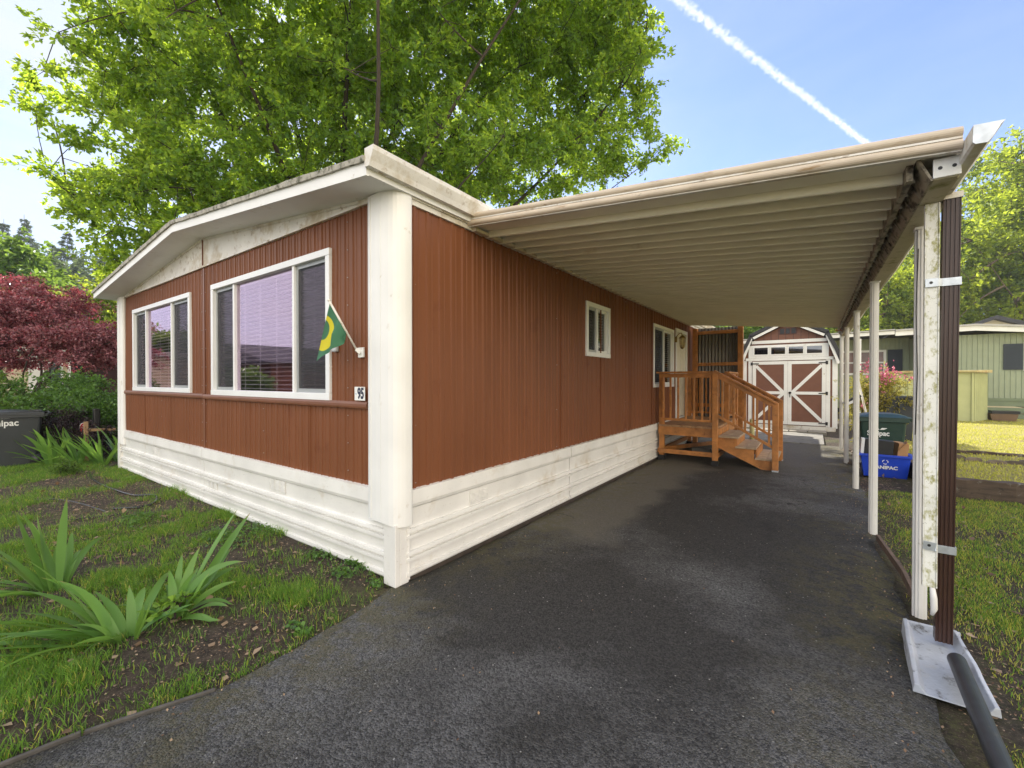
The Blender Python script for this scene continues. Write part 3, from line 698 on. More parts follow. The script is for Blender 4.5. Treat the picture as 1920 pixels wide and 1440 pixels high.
# number plate and flag
o = thing('number_sign', (-.43, -.02, 1.45), 'small white plate reading 95 beside the corner column', 'sign')
mb = MB(); mbox(mb, fmap, -.485, -.350, .036, .041, 1.39, 1.50); mb.build('plate', WHITE, o, bevel=.002)
text_mesh('digits', '95', .118, M('navy_print', (.012, .018, .05), .5, 0), o, (-.402, -.0415, 1.444), (1, 0, 0), (0, 0, 1), bold=.005, width=.082)
text_mesh('small_mark', '·', .06, M('faded_blue_print', (.2, .35, .5), .5, 0), o, (-.464, -.0415, 1.44), (1, 0, 0), (0, 0, 1), bold=.002)
flag = thing('wall_flag', (-.47, -.02, 1.76), 'green flag with yellow ring on a white stick in a wall bracket', 'flag')
BK = Vector(on_front(676, 662, -.03)); P0 = Vector(on_front(671, 660, -.045)); P1_ = Vector(on_front(617, 563, -.27))
mb = MB(); mb.box(BK.x - .035, BK.x + .035, -.03, -.014, BK.z - .035, BK.z + .045); mb.bar(BK, P0 + (P1_ - P0) * .06, .03, .03); mb.build('bracket', WHITE, flag, bevel=.003)
mb = MB(); mb.tube([P0, P1_], .009, 8); mb.lathe(P1_, [(.004, -.012), (.014, 0), (.004, .012)], 8); mb.build('stick', WHITE_OLD, flag)
# cloth hangs from the upper part of the stick, its lower corner falling free
fu, fv = 36, 36; vs = []
UVF = []
FA = P0.lerp(P1_, .96); FD = P0.lerp(P1_, .42)
FB = Vector(on_front(591, 677, -.22)); FC = Vector(on_front(628, 656, -.20)); FE = Vector(on_front(648, 629, -.16))
def pxof(p):
    v_ = np.array([p[0] - CAM[0], p[1] - CAM[1]]); d_ = v_ @ FW; return 960 + 799.5 * (v_ @ RT) / d_, 713.6 - 799.5 * (p[2] - 1.55) / d_
for j in range(fv + 1):
    for i in range(fu + 1):
        a = i / fu; c = j / fv
        top_ = FA.lerp(FD, a); bot_ = FB.lerp(FC, a / .6) if a < .6 else FC.lerp(FE, (a - .6) / .4)
        p = top_.lerp(bot_, c); fold = -.045 * math.exp(-((a - .6) / .10) ** 2) * min(1, c * 2) + .035 * math.exp(-((a - .8) / .10) ** 2) * min(1, c * 2) + .012 * math.sin(a * 9 + c * 2) * c
        vs.append((p.x, p.y + fold, p.z)); q_ = top_.lerp(bot_, c); UVF.append(((pxof(q_)[0] - 560) / 100, (pxof(q_)[1] - 560) / 130))
fs = [(j * (fu + 1) + i, j * (fu + 1) + i + 1, (j + 1) * (fu + 1) + i + 1, (j + 1) * (fu + 1) + i) for j in range(fv) for i in range(fu)]
m, n, l, b = nodes_of('flag_cloth'); t = n.new("ShaderNodeTexCoord"); sx = n.new("ShaderNodeSeparateXYZ"); l.new(t.outputs['UV'], sx.inputs[0])
def ell(cx_, cy_, ax_, ay_):
    dx_ = addm(addm(sx.outputs['X'], (cx_ - 560) / 100, 'SUBTRACT'), ax_ / 100, 'DIVIDE'); dy_ = addm(addm(sx.outputs['Y'], (cy_ - 560) / 130, 'SUBTRACT'), ay_ / 130, 'DIVIDE')
    return addm(addm(dx_, dx_, 'MULTIPLY'), addm(dy_, dy_, 'MULTIPLY'))
ring = addm(ramp(ell(605, 624, 24, 34), 1.05, .98), ramp(ell(603, 617, 15, 20), .96, 1.04), 'MULTIPLY')
col = mixc(ring, (.085, .26, .155), (.88, .80, .05)); l.new(col, b.inputs['Base Color']); b.inputs['Roughness'].default_value = .8
tr = n.new("ShaderNodeBsdfTranslucent"); l.new(col, tr.inputs['Color']); ms = n.new("ShaderNodeMixShader"); ms.inputs[0].default_value = .35
l.new(b.outputs[0], ms.inputs[1]); l.new(tr.outputs[0], ms.inputs[2]); l.new(ms.outputs[0], n['Material Output'].inputs[0])
cl_ = raw('cloth', vs, fs, m, flag, smooth=True)
uvl = cl_.data.uv_layers.new(name='uv')
for lp in cl_.data.loops: uvl.data[lp.index].uv = UVF[lp.vertex_index]

# ------------------------------------------------------------------ carport
CX = 3.12
def cz(x): return 2.945 - .092 * x         # underside of the pans
cp = thing('carport', (1.6, 5, 0), 'tan ribbed metal carport roof on slim white posts beside the brown home', 'carport')
pr = [(.0, .070), (.004, -.045), (.010, -.052), (.024, -.052), (.030, -.012), (.09, -.004), (.155, -.004), (.160, .070), (.20, .070), (.21, .070)]
poly = []
y0, y1 = .80, 9.06
k = 0
while y0 + k * .21 < y1 - .21:
    for a, o_ in pr[:-1]: poly.append((y0 + k * .21 + a, o_ if k else min(.0, max(o_, -.006))))
    k += 1
yend = y0 + k * .21
poly.append((yend, 0)); full = poly + [(yend, .10), (y0, .10)]
mb = MB(); xs = np.linspace(.03, CX, 2)
mb.extr(full, lambda y, o_: (.03, y, cz(.03) + o_ + .003), lambda y, o_: (CX, y, cz(CX) + o_ + .003))
mb.build('roof_pan', PAN, cp)
def fasc(z0, h, out=.032, n_=9):
    p = [(.0, z0)]
    for i in range(n_ + 1):
        a = -math.pi / 2 + math.pi * i / n_; p.append((-.012 - out * math.cos(a) ** .8, z0 + h / 2 + h / 2 * math.sin(a)))
    p.append((.0, z0 + h)); return p
mb = MB()
for z0, h in ((-.012, .052), (.046, .052)):
    mb.extr(fasc(z0, h), lambda y, z: (.02, .79 + y, cz(.02) + z), lambda y, z: (CX + .005, .79 + y, cz(CX + .005) + z), sm=False)
mb.build('front_fascia', ALU, cp)
mb = MB(); mb.bar((.02, .762, cz(.02) + .043), (CX + .005, .762, cz(CX) + .043), .012, .010); mb.bar((.02, .785, cz(.02) - .014), (CX + .005, .785, cz(CX) - .014), .03, .006); mb.bar((.02, .80, cz(.02) + .1), (CX + .005, .80, cz(CX) + .1), .04, .006)
mb.build('fascia_lip', WHITE_OLD, cp)
mb = MB(); mb.box(.029, .075, .82, yend, 2.895, 2.925); mb.build('wall_ledger', ALU, cp)
# rear edge
mb = MB(); mb.extr([(0, -.01), (.03, -.01), (.03, .07), (0, .07)], lambda y, z: (.03, yend + y + .002, cz(.03) + z), lambda y, z: (CX, yend + y + .002, cz(CX) + z)); mb.build('rear_fascia', ALU, cp)
# beam
mb = MB(); bz0, bz1 = 2.55, 2.655
mb.extr([(2.975, bz1 + .012), (3.03, bz0), (3.04, bz0), (2.99, bz1 + .012)], lambda x, z: (x, .842, z), lambda x, z: (x, 10.05, z))
for yy in np.arange(1.1, 9.9, .21):
    mb.bar((2.973, yy, bz1 + .008), (3.027, yy, bz0 + .004), .02, .012)
mb.box(2.945, 2.972, .9, yend - .01, 2.59, 2.70)
mb.build('beam', BEAM, cp)
mb = MB(); mb.box(3.0405, 3.125, .842, 10.05, bz0, bz0 + .03); mb.box(3.115, 3.125, .842, 10.05, bz0 + .031, bz1 - .005); mb.box(3.125, 3.14, .9, 10.05, bz0 + .01, bz0 + .025)
mb.build('beam_underside', BEAMW, cp)
mb = MB(); mb.box(3.035, 3.135, .828, .840, bz0 + .004, bz0 + .098); mb.build('beam_end_plate', WHITE, cp, bevel=.003)
for xx in (3.06, 3.11): mb = MB(); mb.add([(xx + .009 * math.cos(q * math.pi / 4), .8265, bz0 + .05 + .009 * math.sin(q * math.pi / 4)) for q in range(8)], [tuple(range(8))]); mb.build('plate_hole', BLACK, cp, fixn=False)
# gutter on the low side
gp = [(3.128, 2.675), (3.126, 2.60), (3.135, 2.59), (3.172, 2.587), (3.19, 2.61), (3.212, 2.655), (3.225, 2.668), (3.214, 2.67), (3.202, 2.655), (3.18, 2.615), (3.168, 2.597), (3.138, 2.60), (3.136, 2.675)]
def sag(x, y, z): return (x, y, z + .008 * math.sin(y * 3.1))
mb = MB(); ys = np.linspace(.62, 10.1, 30)
vs = []; kk = len(gp)
for y in ys:
    for x, z in gp: vs.append(sag(x, y, z))
fs = [(i * kk + j, i * kk + (j + 1) % kk, (i + 1) * kk + (j + 1) % kk, (i + 1) * kk + j) for i in range(len(ys) - 1) for j in range(kk)]
fs += [tuple(range(kk)), tuple((len(ys) - 1) * kk + j for j in range(kk))]
mb.add(vs, fs)
mb.build('gutter', WHITE_OLD, cp)
mb = MB(); mb.extr([(3.128, 2.675), (3.126, 2.60), (3.135, 2.59), (3.172, 2.587), (3.19, 2.61), (3.212, 2.655), (3.225, 2.668)], lambda x, z: sag(x, .612, z), lambda x, z: sag(x, .619, z)); mb.build('gutter_end_cap', GALV, cp)
def cpost(y, x=3.05, s=.058, z0=0, z1=bz0, mat=POSTM, wide=.058):
    mb = MB()
    mb.box(x - s / 2, x + s / 2, y - wide / 2, y + wide / 2, z0, z1)
    mb.box(x - s / 2 - .012, x - s / 2 + .0, y - .012, y + .012, z0, z1)       # lip of the channel
    mb.box(x - .014, x + .014, y - wide / 2 - .006, y - wide / 2, z0, z1)
    mb.box(x - s / 2 - .016, x + s / 2 + .01, y - wide / 2 - .01, y + wide / 2 + .01, z1 - .02, z1 - .002)
    return mb.build('post', mat, cp, bevel=.003)
cpost(1.70, 3.13)
for yy in (3.50, 5.72, 8.0, 9.9): cpost(yy)
# lichen covered upper post in front of the first one
mb = MB(); mb.box(3.070, 3.120, 1.21, 1.27, .38, bz0 - .002); mb.box(3.064, 3.070, 1.205, 1.24, .38, bz0 - .002); mb.box(3.120, 3.126, 1.205, 1.24, .38, bz0 - .002)
mb.build('lichen_post', LICHEN, cp, bevel=.003)
mb = MB(); mb.tube([(3.108, 1.22, .38), (3.113, 1.215, .32), (3.116, 1.22, .26), (3.108, 1.225, .22)], [.012, .016, .016, .008], 8); mb.build('cable_end', POSTM, cp)
mb = MB(); mb.tube([(3.10, 1.64, 2.4), (3.09, 1.635, 2.0), (3.10, 1.64, 1.6), (3.09, 1.635, 1.2)], .003, 5); mb.build('wire', BLACK, cp)
# downspout
ds = Vector((3.160, 1.265, .07)); dt_ = Vector((3.178, 1.25, 2.585))
def rect_prof(a, c, nrib=4):
    p = [(-a, -c)]
    for i in range(nrib):
        x = -a + 2 * a * (i + .5) / nrib; q = a / nrib * .45
        p += [(x - q, -c), (x - q * .6, -c + .005), (x + q * .6, -c + .005), (x + q, -c)]
    p += [(a, -c), (a, c), (-a, c)]; return p
RP = rect_prof(.036, .026)
mb = MB(); mb.extr(RP, lambda x, y: (ds.x + x, ds.y + y, ds.z), lambda x, y: (dt_.x + x, dt_.y + y, dt_.z)); mb.build('downspout', DBROWN, cp)
mb = MB(); mb.box(dt_.x - .042, dt_.x + .042, dt_.y - .032, dt_.y + .032, 2.560, 2.592); mb.build('downspout_outlet', WHITE_OLD, cp)
for zz, tilt in ((2.10, .0), (.62, -.02)):
    cx_ = ds.x + (dt_.x - ds.x) * zz / 2.6; cy_ = ds.y + (dt_.y - ds.y) * zz / 2.6
    mb = MB(); mb.bar((3.066, 1.2005, zz + .0), (3.118, 1.2005, zz + .0 + tilt * .3), .004, .048)
    mb.bar((3.118, 1.2005, zz + tilt * .3), (cx_ - .036, cy_ - .031, zz + tilt), .004, .044)
    mb.bar((cx_ - .038, cy_ - .031, zz + tilt), (cx_ + .041, cy_ - .031, zz + tilt), .004, .044); mb.bar((cx_ + .0395, cy_ - .031, zz + tilt), (cx_ + .0395, cy_ + .03, zz + tilt), .004, .044)
    st = mb.build('strap', GALV, cp, bevel=.001)
    mb = MB(); mb.add([(3.090 + .008 * math.cos(q * math.pi / 4), 1.198, zz + .008 * math.sin(q * math.pi / 4)) for q in range(8)], [tuple(range(8))]); mb.build('bolt', BLACK, st, fixn=False)

# splash block and drain pipe
sb = thing('splash_block', (3.13, 1.2, 0), 'white moulded splash block under the brown downspout', 'splash block')
def sbw(t): return (.112 + .026 * t)
bm = MB(); ns = 12
prof = lambda w_: [(-w_ - .012, .0), (-w_ - .006, .075), (-w_ + .012, .078), (-w_ + .035, .028), (w_ - .035, .028), (w_ - .012, .078), (w_ + .006, .075), (w_ + .012, .0)]
vs = []
for i in range(ns + 1):
    t_ = i / ns; y = 1.40 - .64 * t_; w_ = sbw(t_); low = 1 - .35 * sstep(.6, 1, t_)
    cxx = 3.125 - .01 * t_
    for x, z in prof(w_): vs.append((cxx + x + .008 * (vnoise(i, x * 9, 2.1, 3) - .5), y - .03 * math.cos(x / (w_ + .01) * 1.5) * t_, max(0.0, z * low + .016 - .02 * t_) if z > 0 else 0.0))
K = 8; fs = [(i * K + j, i * K + (j + 1) % K, (i + 1) * K + (j + 1) % K, (i + 1) * K + j) for i in range(ns) for j in range(K)]
fs += [tuple(range(K)), tuple(ns * K + j for j in range(K))]
bm.add(vs, fs); bm.box(3.012, 3.258, 1.398, 1.415, 0, .082)
bm.build('body', CONC, sb, bevel=.004)
dp = thing('drain_pipe', (3.2, .5, 0), 'scuffed dark grey drain pipe lying over the splash block', 'pipe')
mb = MB(); pa = Vector((3.165, 1.0, .105)); pb = Vector((3.13, -.6, .04))
dd = (pb - pa).normalized(); sxv = dd.cross(Vector((0, 0, 1))).normalized(); uz = sxv.cross(dd)
ring_ = lambda c, r: [c + (sxv * math.cos(q * math.pi / 12) + uz * math.sin(q * math.pi / 12)) * r for q in range(24)]
v_ = ring_(pa, .037) + ring_(pb, .037) + ring_(pa, .032) + ring_(pb, .032); f_ = []
for q in range(24):
    r_ = (q + 1) % 24; f_ += [(q, r_, 24 + r_, 24 + q), (48 + q, 72 + q, 72 + r_, 48 + r_), (q, 48 + q, 48 + r_, r_)]
mb.add(v_, f_, False); pp = mb.build('pipe', GREYPIPE, dp)
pp.data.polygons.foreach_set('use_smooth', [i % 3 != 2 for i in range(len(pp.data.polygons))])
# thin wooden edging on the right of the driveway
mb = MB(); mb.bar((3.14, 1.75, .03), (3.13, 2.35, .045), .028, .07); mb.bar((3.13, 2.37, .045), (3.06, 3.25, .04), .028, .06)
tag(mb.build('edging_board', M('grey_old_edging', (.13, .09, .065), .9, .3, 9, .4, 30), bevel=.004), 'thin grey wooden edging strip along the right of the driveway', 'edging board')
mb = MB(); mb.bar((.12, -1.25, -.014), (-.055, -1.69, -.014), .018, .05); mb.bar((-.06, -1.70, -.012), (-.19, -2.35, -.014), .018, .05)
tag(mb.build('edging_board', M('buried_edging', (.085, .078, .068), .9, .3, 12, .4, 30), bevel=.004), 'buried wooden edging strip where the left bed meets the driveway', 'edging board')

# ------------------------------------------------------------------ wooden porch with steps
po = thing('wooden_porch', (.6, 7.2, 0), 'orange stained wooden porch with railings and steps by the door', 'porch')
DX0, DX1, DY0, DY1, DZ = .06, 1.10, 6.36, 8.75, .70
def wbar(name, p, q, w_, h_, mat=WOOD, up=(0, 0, 1), par=None):
    mb = MB(); mb.bar(p, q, w_, h_, up); return mb.build(name, mat, par or po, bevel=.004)
k = 0; x = DX0
while x < DX1 - .02:
    wd = min(.138, DX1 + .02 - x); mb = MB(); mb.box(x, x + wd - .006, DY0 - .03, DY1, DZ - .036, DZ); mb.build('deck_board', DECKTOP, po, bevel=.004); x += .14
mb = MB()
mb.box(DX0, DX1 + .03, DY0, DY0 + .04, DZ - .20, DZ - .037); mb.box(DX1 - .01, DX1 + .03, DY0 + .041, DY1, DZ - .20, DZ - .037); mb.box(DX0, DX1, DY1 - .04, DY1 - .001, DZ - .2, DZ - .037)
for yy in (7.1, 7.9): mb.box(DX0, DX1 - .011, yy, yy + .04, DZ - .18, DZ - .037)
mb.build('joist', WOOD, po, bevel=.004)
mb = MB()
for a, c in (((DX0, DY0 - .02, .19), (DX1 + .04, DY0 - .02, .19)), ((DX1 + .02, DY0 + .0, .19), (DX1 + .02, DY1, .19)), ((DX0 + .02, DY0 + .02, .19), (DX0 + .02, DY1, .19))): mb.bar(a, c, .038, .085)
mb.bar((DX0 + .06, DY0 + .1, .21), (DX1 - .06, DY1 - .3, .21), .038, .08)
mb.build('base_rail', WOOD, po, bevel=.004)
S = .09
def newel(x, y, z0, z1, shoe=None):
    mb = MB(); mb.box(x - S / 2, x + S / 2, y - S / 2, y + S / 2, z0, z1); o = mb.build('post', WOOD, po, bevel=.005)
    if shoe == 'black':
        mb = MB(); mb.box(x - S / 2 - .012, x + S / 2 + .012, y - S / 2 - .012, y + S / 2 + .012, -.02, z0); mb.build('post_foot', BLACK, o)
    elif shoe: mb = MB(); mb.box(x - S / 2 - .002, x + S / 2 + .002, y - S / 2 - .002, y + S / 2 + .002, 0, .035); mb.build('post_foot', GALV, o)
    return o
RZ = DZ + .99
newel(DX0 + .05, DY0 + .045 + .02, .10, RZ, 'black'); newel(DX1 - .01, DY0 - .065 + .02, .10, RZ, 'black')
newel(DX0 + .05, DY1 - .06, .10, RZ, 'black'); newel(DX1 - .0, DY1 - .09, .10, RZ + .02, 'black'); newel(DX1 - .01, 7.55, .10, RZ, None)
NX = 2.02
newel(NX, DY0 - .04, 0.0, 1.15, 'galv'); newel(NX, 7.55, 0.0, 1.15, 'galv')
# rails: front and back runs of the platform
def run(p, q, n_, top=True, lowoff=.90, skew=0):
    p = Vector(p); q = Vector(q)
    d = (q - p)
    wbar('handrail', p - d.normalized() * .05, q + d.normalized() * .05, .095, .034)
    wbar('upper_rail', p + Vector((0, 0, -.06)), q + Vector((0, 0, -.06)), .034, .075)
    wbar('lower_rail', p + Vector((0, 0, -lowoff)), q + Vector((0, 0, -lowoff)), .036, .045)
    for i in range(n_):
        t_ = (i + .5) / n_; c = p + d * t_ + Vector((0, 0, -.03)); wbar('baluster', c + Vector((0, 0, -lowoff + .02)), c, .034, .034, up=(1, 0, 0))
run((DX0 + .02, DY0 - .01, RZ + .017), (DX1 - .02, DY0 - .045, RZ + .017), 7)
run((DX0 + .08, DY1 - .08, RZ + .017), (DX1, DY1 - .09, RZ + .017), 7)
run((DX1 - .01, 7.60, RZ + .03), (DX1 - .0, DY1 - .1, RZ + .03), 6)
run((DX1 + .02, DY0 - .06, RZ + .012), (NX, DY0 - .05, 1.175), 5, lowoff=.78)
run((DX1 + .02, 7.55, RZ + .012), (NX, 7.55, 1.175), 5, lowoff=.78)
# stringers and treads
for yy in (DY0 + .04, 7.50):
    mb = MB()
    pts = [(DX1 + .035, .52), (1.42, .52), (1.42, .35), (1.70, .35), (1.70, .175), (2.05, .175), (2.05, .0), (1.83, .0), (1.10, .34)]
    mb.extr([(x, z) for x, z in pts], lambda x, z: (x, yy - .02, z), lambda x, z: (x, yy + .02, z)); mb.build('stringer', WOOD, po, bevel=.003)
for x0, z in ((DX1 + .04, .55), (1.41, .38), (1.72, .205)):
    for j in range(2):
        mb = MB(); mb.box(x0 + j * .165, x0 + j * .165 + .16, DY0 - .02, 7.56, z - .03, z); mb.build('tread', TREAD, po, bevel=.004)
    if x0 > 1.2: mb = MB(); mb.box(x0 - .0, x0 + .02, DY0 + .0601, 7.479, z - .0, z + .137); mb.build('riser', WOOD, po)
# short bollard behind the porch
mb = MB(); mb.lathe((1.40, 8.95, 0), [(.05, 0), (.05, .62), (.045, .66), (.03, .68)], 14)
tag(mb.build('bollard', M('pale_yellow_paint', (.62, .60, .30), .6, .1, 9, dirt=(.4, .35, .2), dirt_amt=.3, dirt_scale=9)), 'short pale yellow bollard behind the porch steps', 'bollard')
# concrete blocks under the porch
for k, (x, y) in enumerate(((.45, 7.4), (.80, 7.9))):
    mb = MB(); mb.box(x, x + .38, y, y + .19, .0, .14); tag(mb.build('concrete_block', PAVE, bevel=.008), ['grey concrete block under the middle of the porch', 'grey concrete block under the right rear of the porch'][k], 'concrete block', 'blocks lying under the porch')

# ------------------------------------------------------------------ corrugated screen behind the porch
cs = thing('corrugated_screen', (.6, 9.2, 0), 'corrugated metal wind screen framed in orange timber behind the porch', 'screen wall')
mb = MB(); xs = np.arange(.10, 1.18, .0095); vs = []
for x in xs: o_ = .014 * math.sin(x * 2 * math.pi / .076); vs += [(x, 9.24 + o_, .25), (x, 9.24 + o_, 2.84)]
mb.add(vs, [(i * 2, i * 2 + 2, i * 2 + 3, i * 2 + 1) for i in range(len(xs) - 1)], True); mb.build('metal_sheet', CORR, cs, fixn=False)
for x in (.10, 1.10):
    mb = MB(); mb.box(x - .02, x + .09, 9.10, 9.21, 0, 2.83); mb.build('post', WOOD, cs, bevel=.005)
for z in (.95, 1.95, 2.72):
    mb = MB(); mb.box(.191, 1.079, 9.13, 9.21, z - .04, z + .04); mb.build('rail', WOOD, cs, bevel=.004)

# ------------------------------------------------------------------ barn-style shed
SY = 14.0; sx0, sx1 = .60, 3.10; sxc = (sx0 + sx1) / 2
sh = thing('garden_shed', (sxc, SY + 1.5, 0), 'brown barn style shed with white trim and crossed double doors', 'shed')
gam = [(sx0, .10), (sx1, .10), (sx1, 2.20), (sx1 - .33, 2.90), (sxc, 3.36), (sx0 + .33, 2.90), (sx0, 2.20)]
mb = MB(); mb.extr(gam, lambda x, z: (x, SY, z), lambda x, z: (x, SY + 3, z)); mb.build('wall', SHEDBR, sh)
mb = MB()
for x in np.arange(sx0 + .2, sx1, .2):
    ztop = min(np.interp(x, [sx0, sx0 + .33, sxc, sx1 - .33, sx1], [2.2, 2.9, 3.36, 2.9, 2.2]), 3.3)
    mb.box(x - .005, x + .005, SY - .003, SY - .0005, .15, ztop - .03)
mb.build('siding_groove', BLACK, sh)
mb = MB()
ro = [(sx0 - .10, 2.10), (sx0 + .25, 2.97), (sxc, 3.46), (sx1 - .25, 2.97), (sx1 + .10, 2.10)]
for a, c in zip(ro[:-1], ro[1:]):
    A = Vector((a[0], 0, a[1])); B_ = Vector((c[0], 0, c[1])); mid = (A + B_) / 2
    mb.bar((a[0] + (-.04 if a[0] < sxc else .0) * 1, SY + 1.42, a[1] + .05), (c[0] + (.04 if c[0] > sxc + .2 else 0), SY + 1.42, c[1] + .05), 3.24, .10, up=(0, 0, 1))
mb.build('roof', SHINGLE, sh)
mb = MB()
def fb(x0, z0, x1, z1, wd, out=.028, base=0.001):     # flat board on the front
    p = Vector((x0, SY - out / 2 - base, z0)); q = Vector((x1, SY - out / 2 - base, z1)); mb.bar(p, q, out, wd)
for a, c in zip(ro[:-1], ro[1:]): fb(a[0] + (.06 if a[0] < sxc else -.0), a[1] - .04, c[0] - (.0 if c[0] <= sxc else .06), c[1] - .04, .075, .03, .145)
fb(sx0 + .25, 2.80, sx1 - .25, 2.80, .10); mb.box(sx0, sx0 + .11, SY - .022, SY - .001, .10, 2.2); mb.box(sx1 - .11, sx1, SY - .022, SY - .001, .10, 2.2)
mb.box(sx1 + .001, sx1 + .02, SY - .02, SY + .1, .1, 2.15)
fb(.68, 2.24, 3.02, 2.24, .09, .035); mb.box(.76, .86, SY - .03, SY - .001, .14, 2.19); mb.box(2.84, 2.94, SY - .03, SY - .001, .14, 2.19)
mb.box(.76, 2.9, SY - .018, SY - .001, 2.29, 2.70)
mb.build('trim', WHITE, sh)
mb = MB(); mb.box(sx0 + .02, sx1 - .02, SY - .03, SY + .05, .0, .135); mb.build('sill_beam', WHITE_OLD, sh)
mb = MB()
for k in range(4):
    x0 = .93 + k * .475
    fx = MB(); fx.box(x0 - .04, x0 + .42, SY - .034, SY - .018, 2.36, 2.40); fx.box(x0 - .04, x0 + .42, SY - .034, SY - .018, 2.62, 2.66); fx.box(x0 - .04, x0 - .0, SY - .034, SY - .018, 2.401, 2.619); fx.box(x0 + .38, x0 + .42, SY - .034, SY - .018, 2.401, 2.619)
    fo = fx.build('window', WHITE, sh); g = MB(); g.box(x0 + .001, x0 + .379, SY - .022, SY - .019, 2.401, 2.619); g.build('pane', glassmat('dark_shed_glass', (.06, .06, .06), (1, 1, 1), 2.4), fo)
mb = MB(); mb.box(1.62, 2.10, SY - .02, SY - .001, 3.02, 3.22); gv = mb.build('gable_vent', M('brown_vent', (.09, .035, .025)), sh)
mb = MB()
for k in range(3): mb.box(1.645 + k * .152, 1.645 + k * .152 + .11, SY - .024, SY - .0205, 3.04, 3.20)
mb.build('vent_screen', BLACK, gv)
for s_, (a, c) in enumerate(((.88, 1.855), (1.86, 2.835))):
    mb = MB(); mb.box(a, c, SY - .02, SY - .001, .16, 2.17); d = mb.build('door', SHEDBR, sh)
    mb = MB(); mb.box(a, c, SY - .04, SY - .0201, 2.07, 2.17); mb.box(a, c, SY - .04, SY - .0201, .16, .26); mb.box(a, a + .1, SY - .04, SY - .0201, .261, 2.069); mb.box(c - .1, c, SY - .04, SY - .0201, .261, 2.069)
    inner = c - .1 if s_ == 0 else a + .1; outer = a + .1 if s_ == 0 else c - .1; midz = 1.16
    for z_ in (.30, 2.03):
        p = Vector((inner, SY - .033, midz)); q = Vector((outer, SY - .033, z_)); mb.bar(p, q, .018, .09)
    mb.box(min(inner, outer), max(inner, outer), SY - .0435, SY - .0205, midz - .045, midz + .045); mb.build('door_trim', WHITE, d)
    mb = MB(); hx = a - .02 if s_ == 0 else c + .02
    for z_ in (.24, 1.16, 2.10):
        mb = MB(); sgn = 1 if s_ == 0 else -1; mb.box(hx - .03, hx + .03, SY - .052, SY - .041, z_ - .05, z_ + .05); mb.bar((hx, SY - .05, z_), (hx + sgn * .2, SY - .05, z_), .012, .03); mb.build('hinge', BLACK, d)
    if s_ == 1: mb = MB(); mb.lathe((1.92, SY - .06, 1.17), [(.03, -.03), (.04, 0), (.03, .03)], 10); mb.box(1.91, 1.93, SY - .055, SY - .042, 1.02, 1.15); mb.build('handle', BLACK, d)

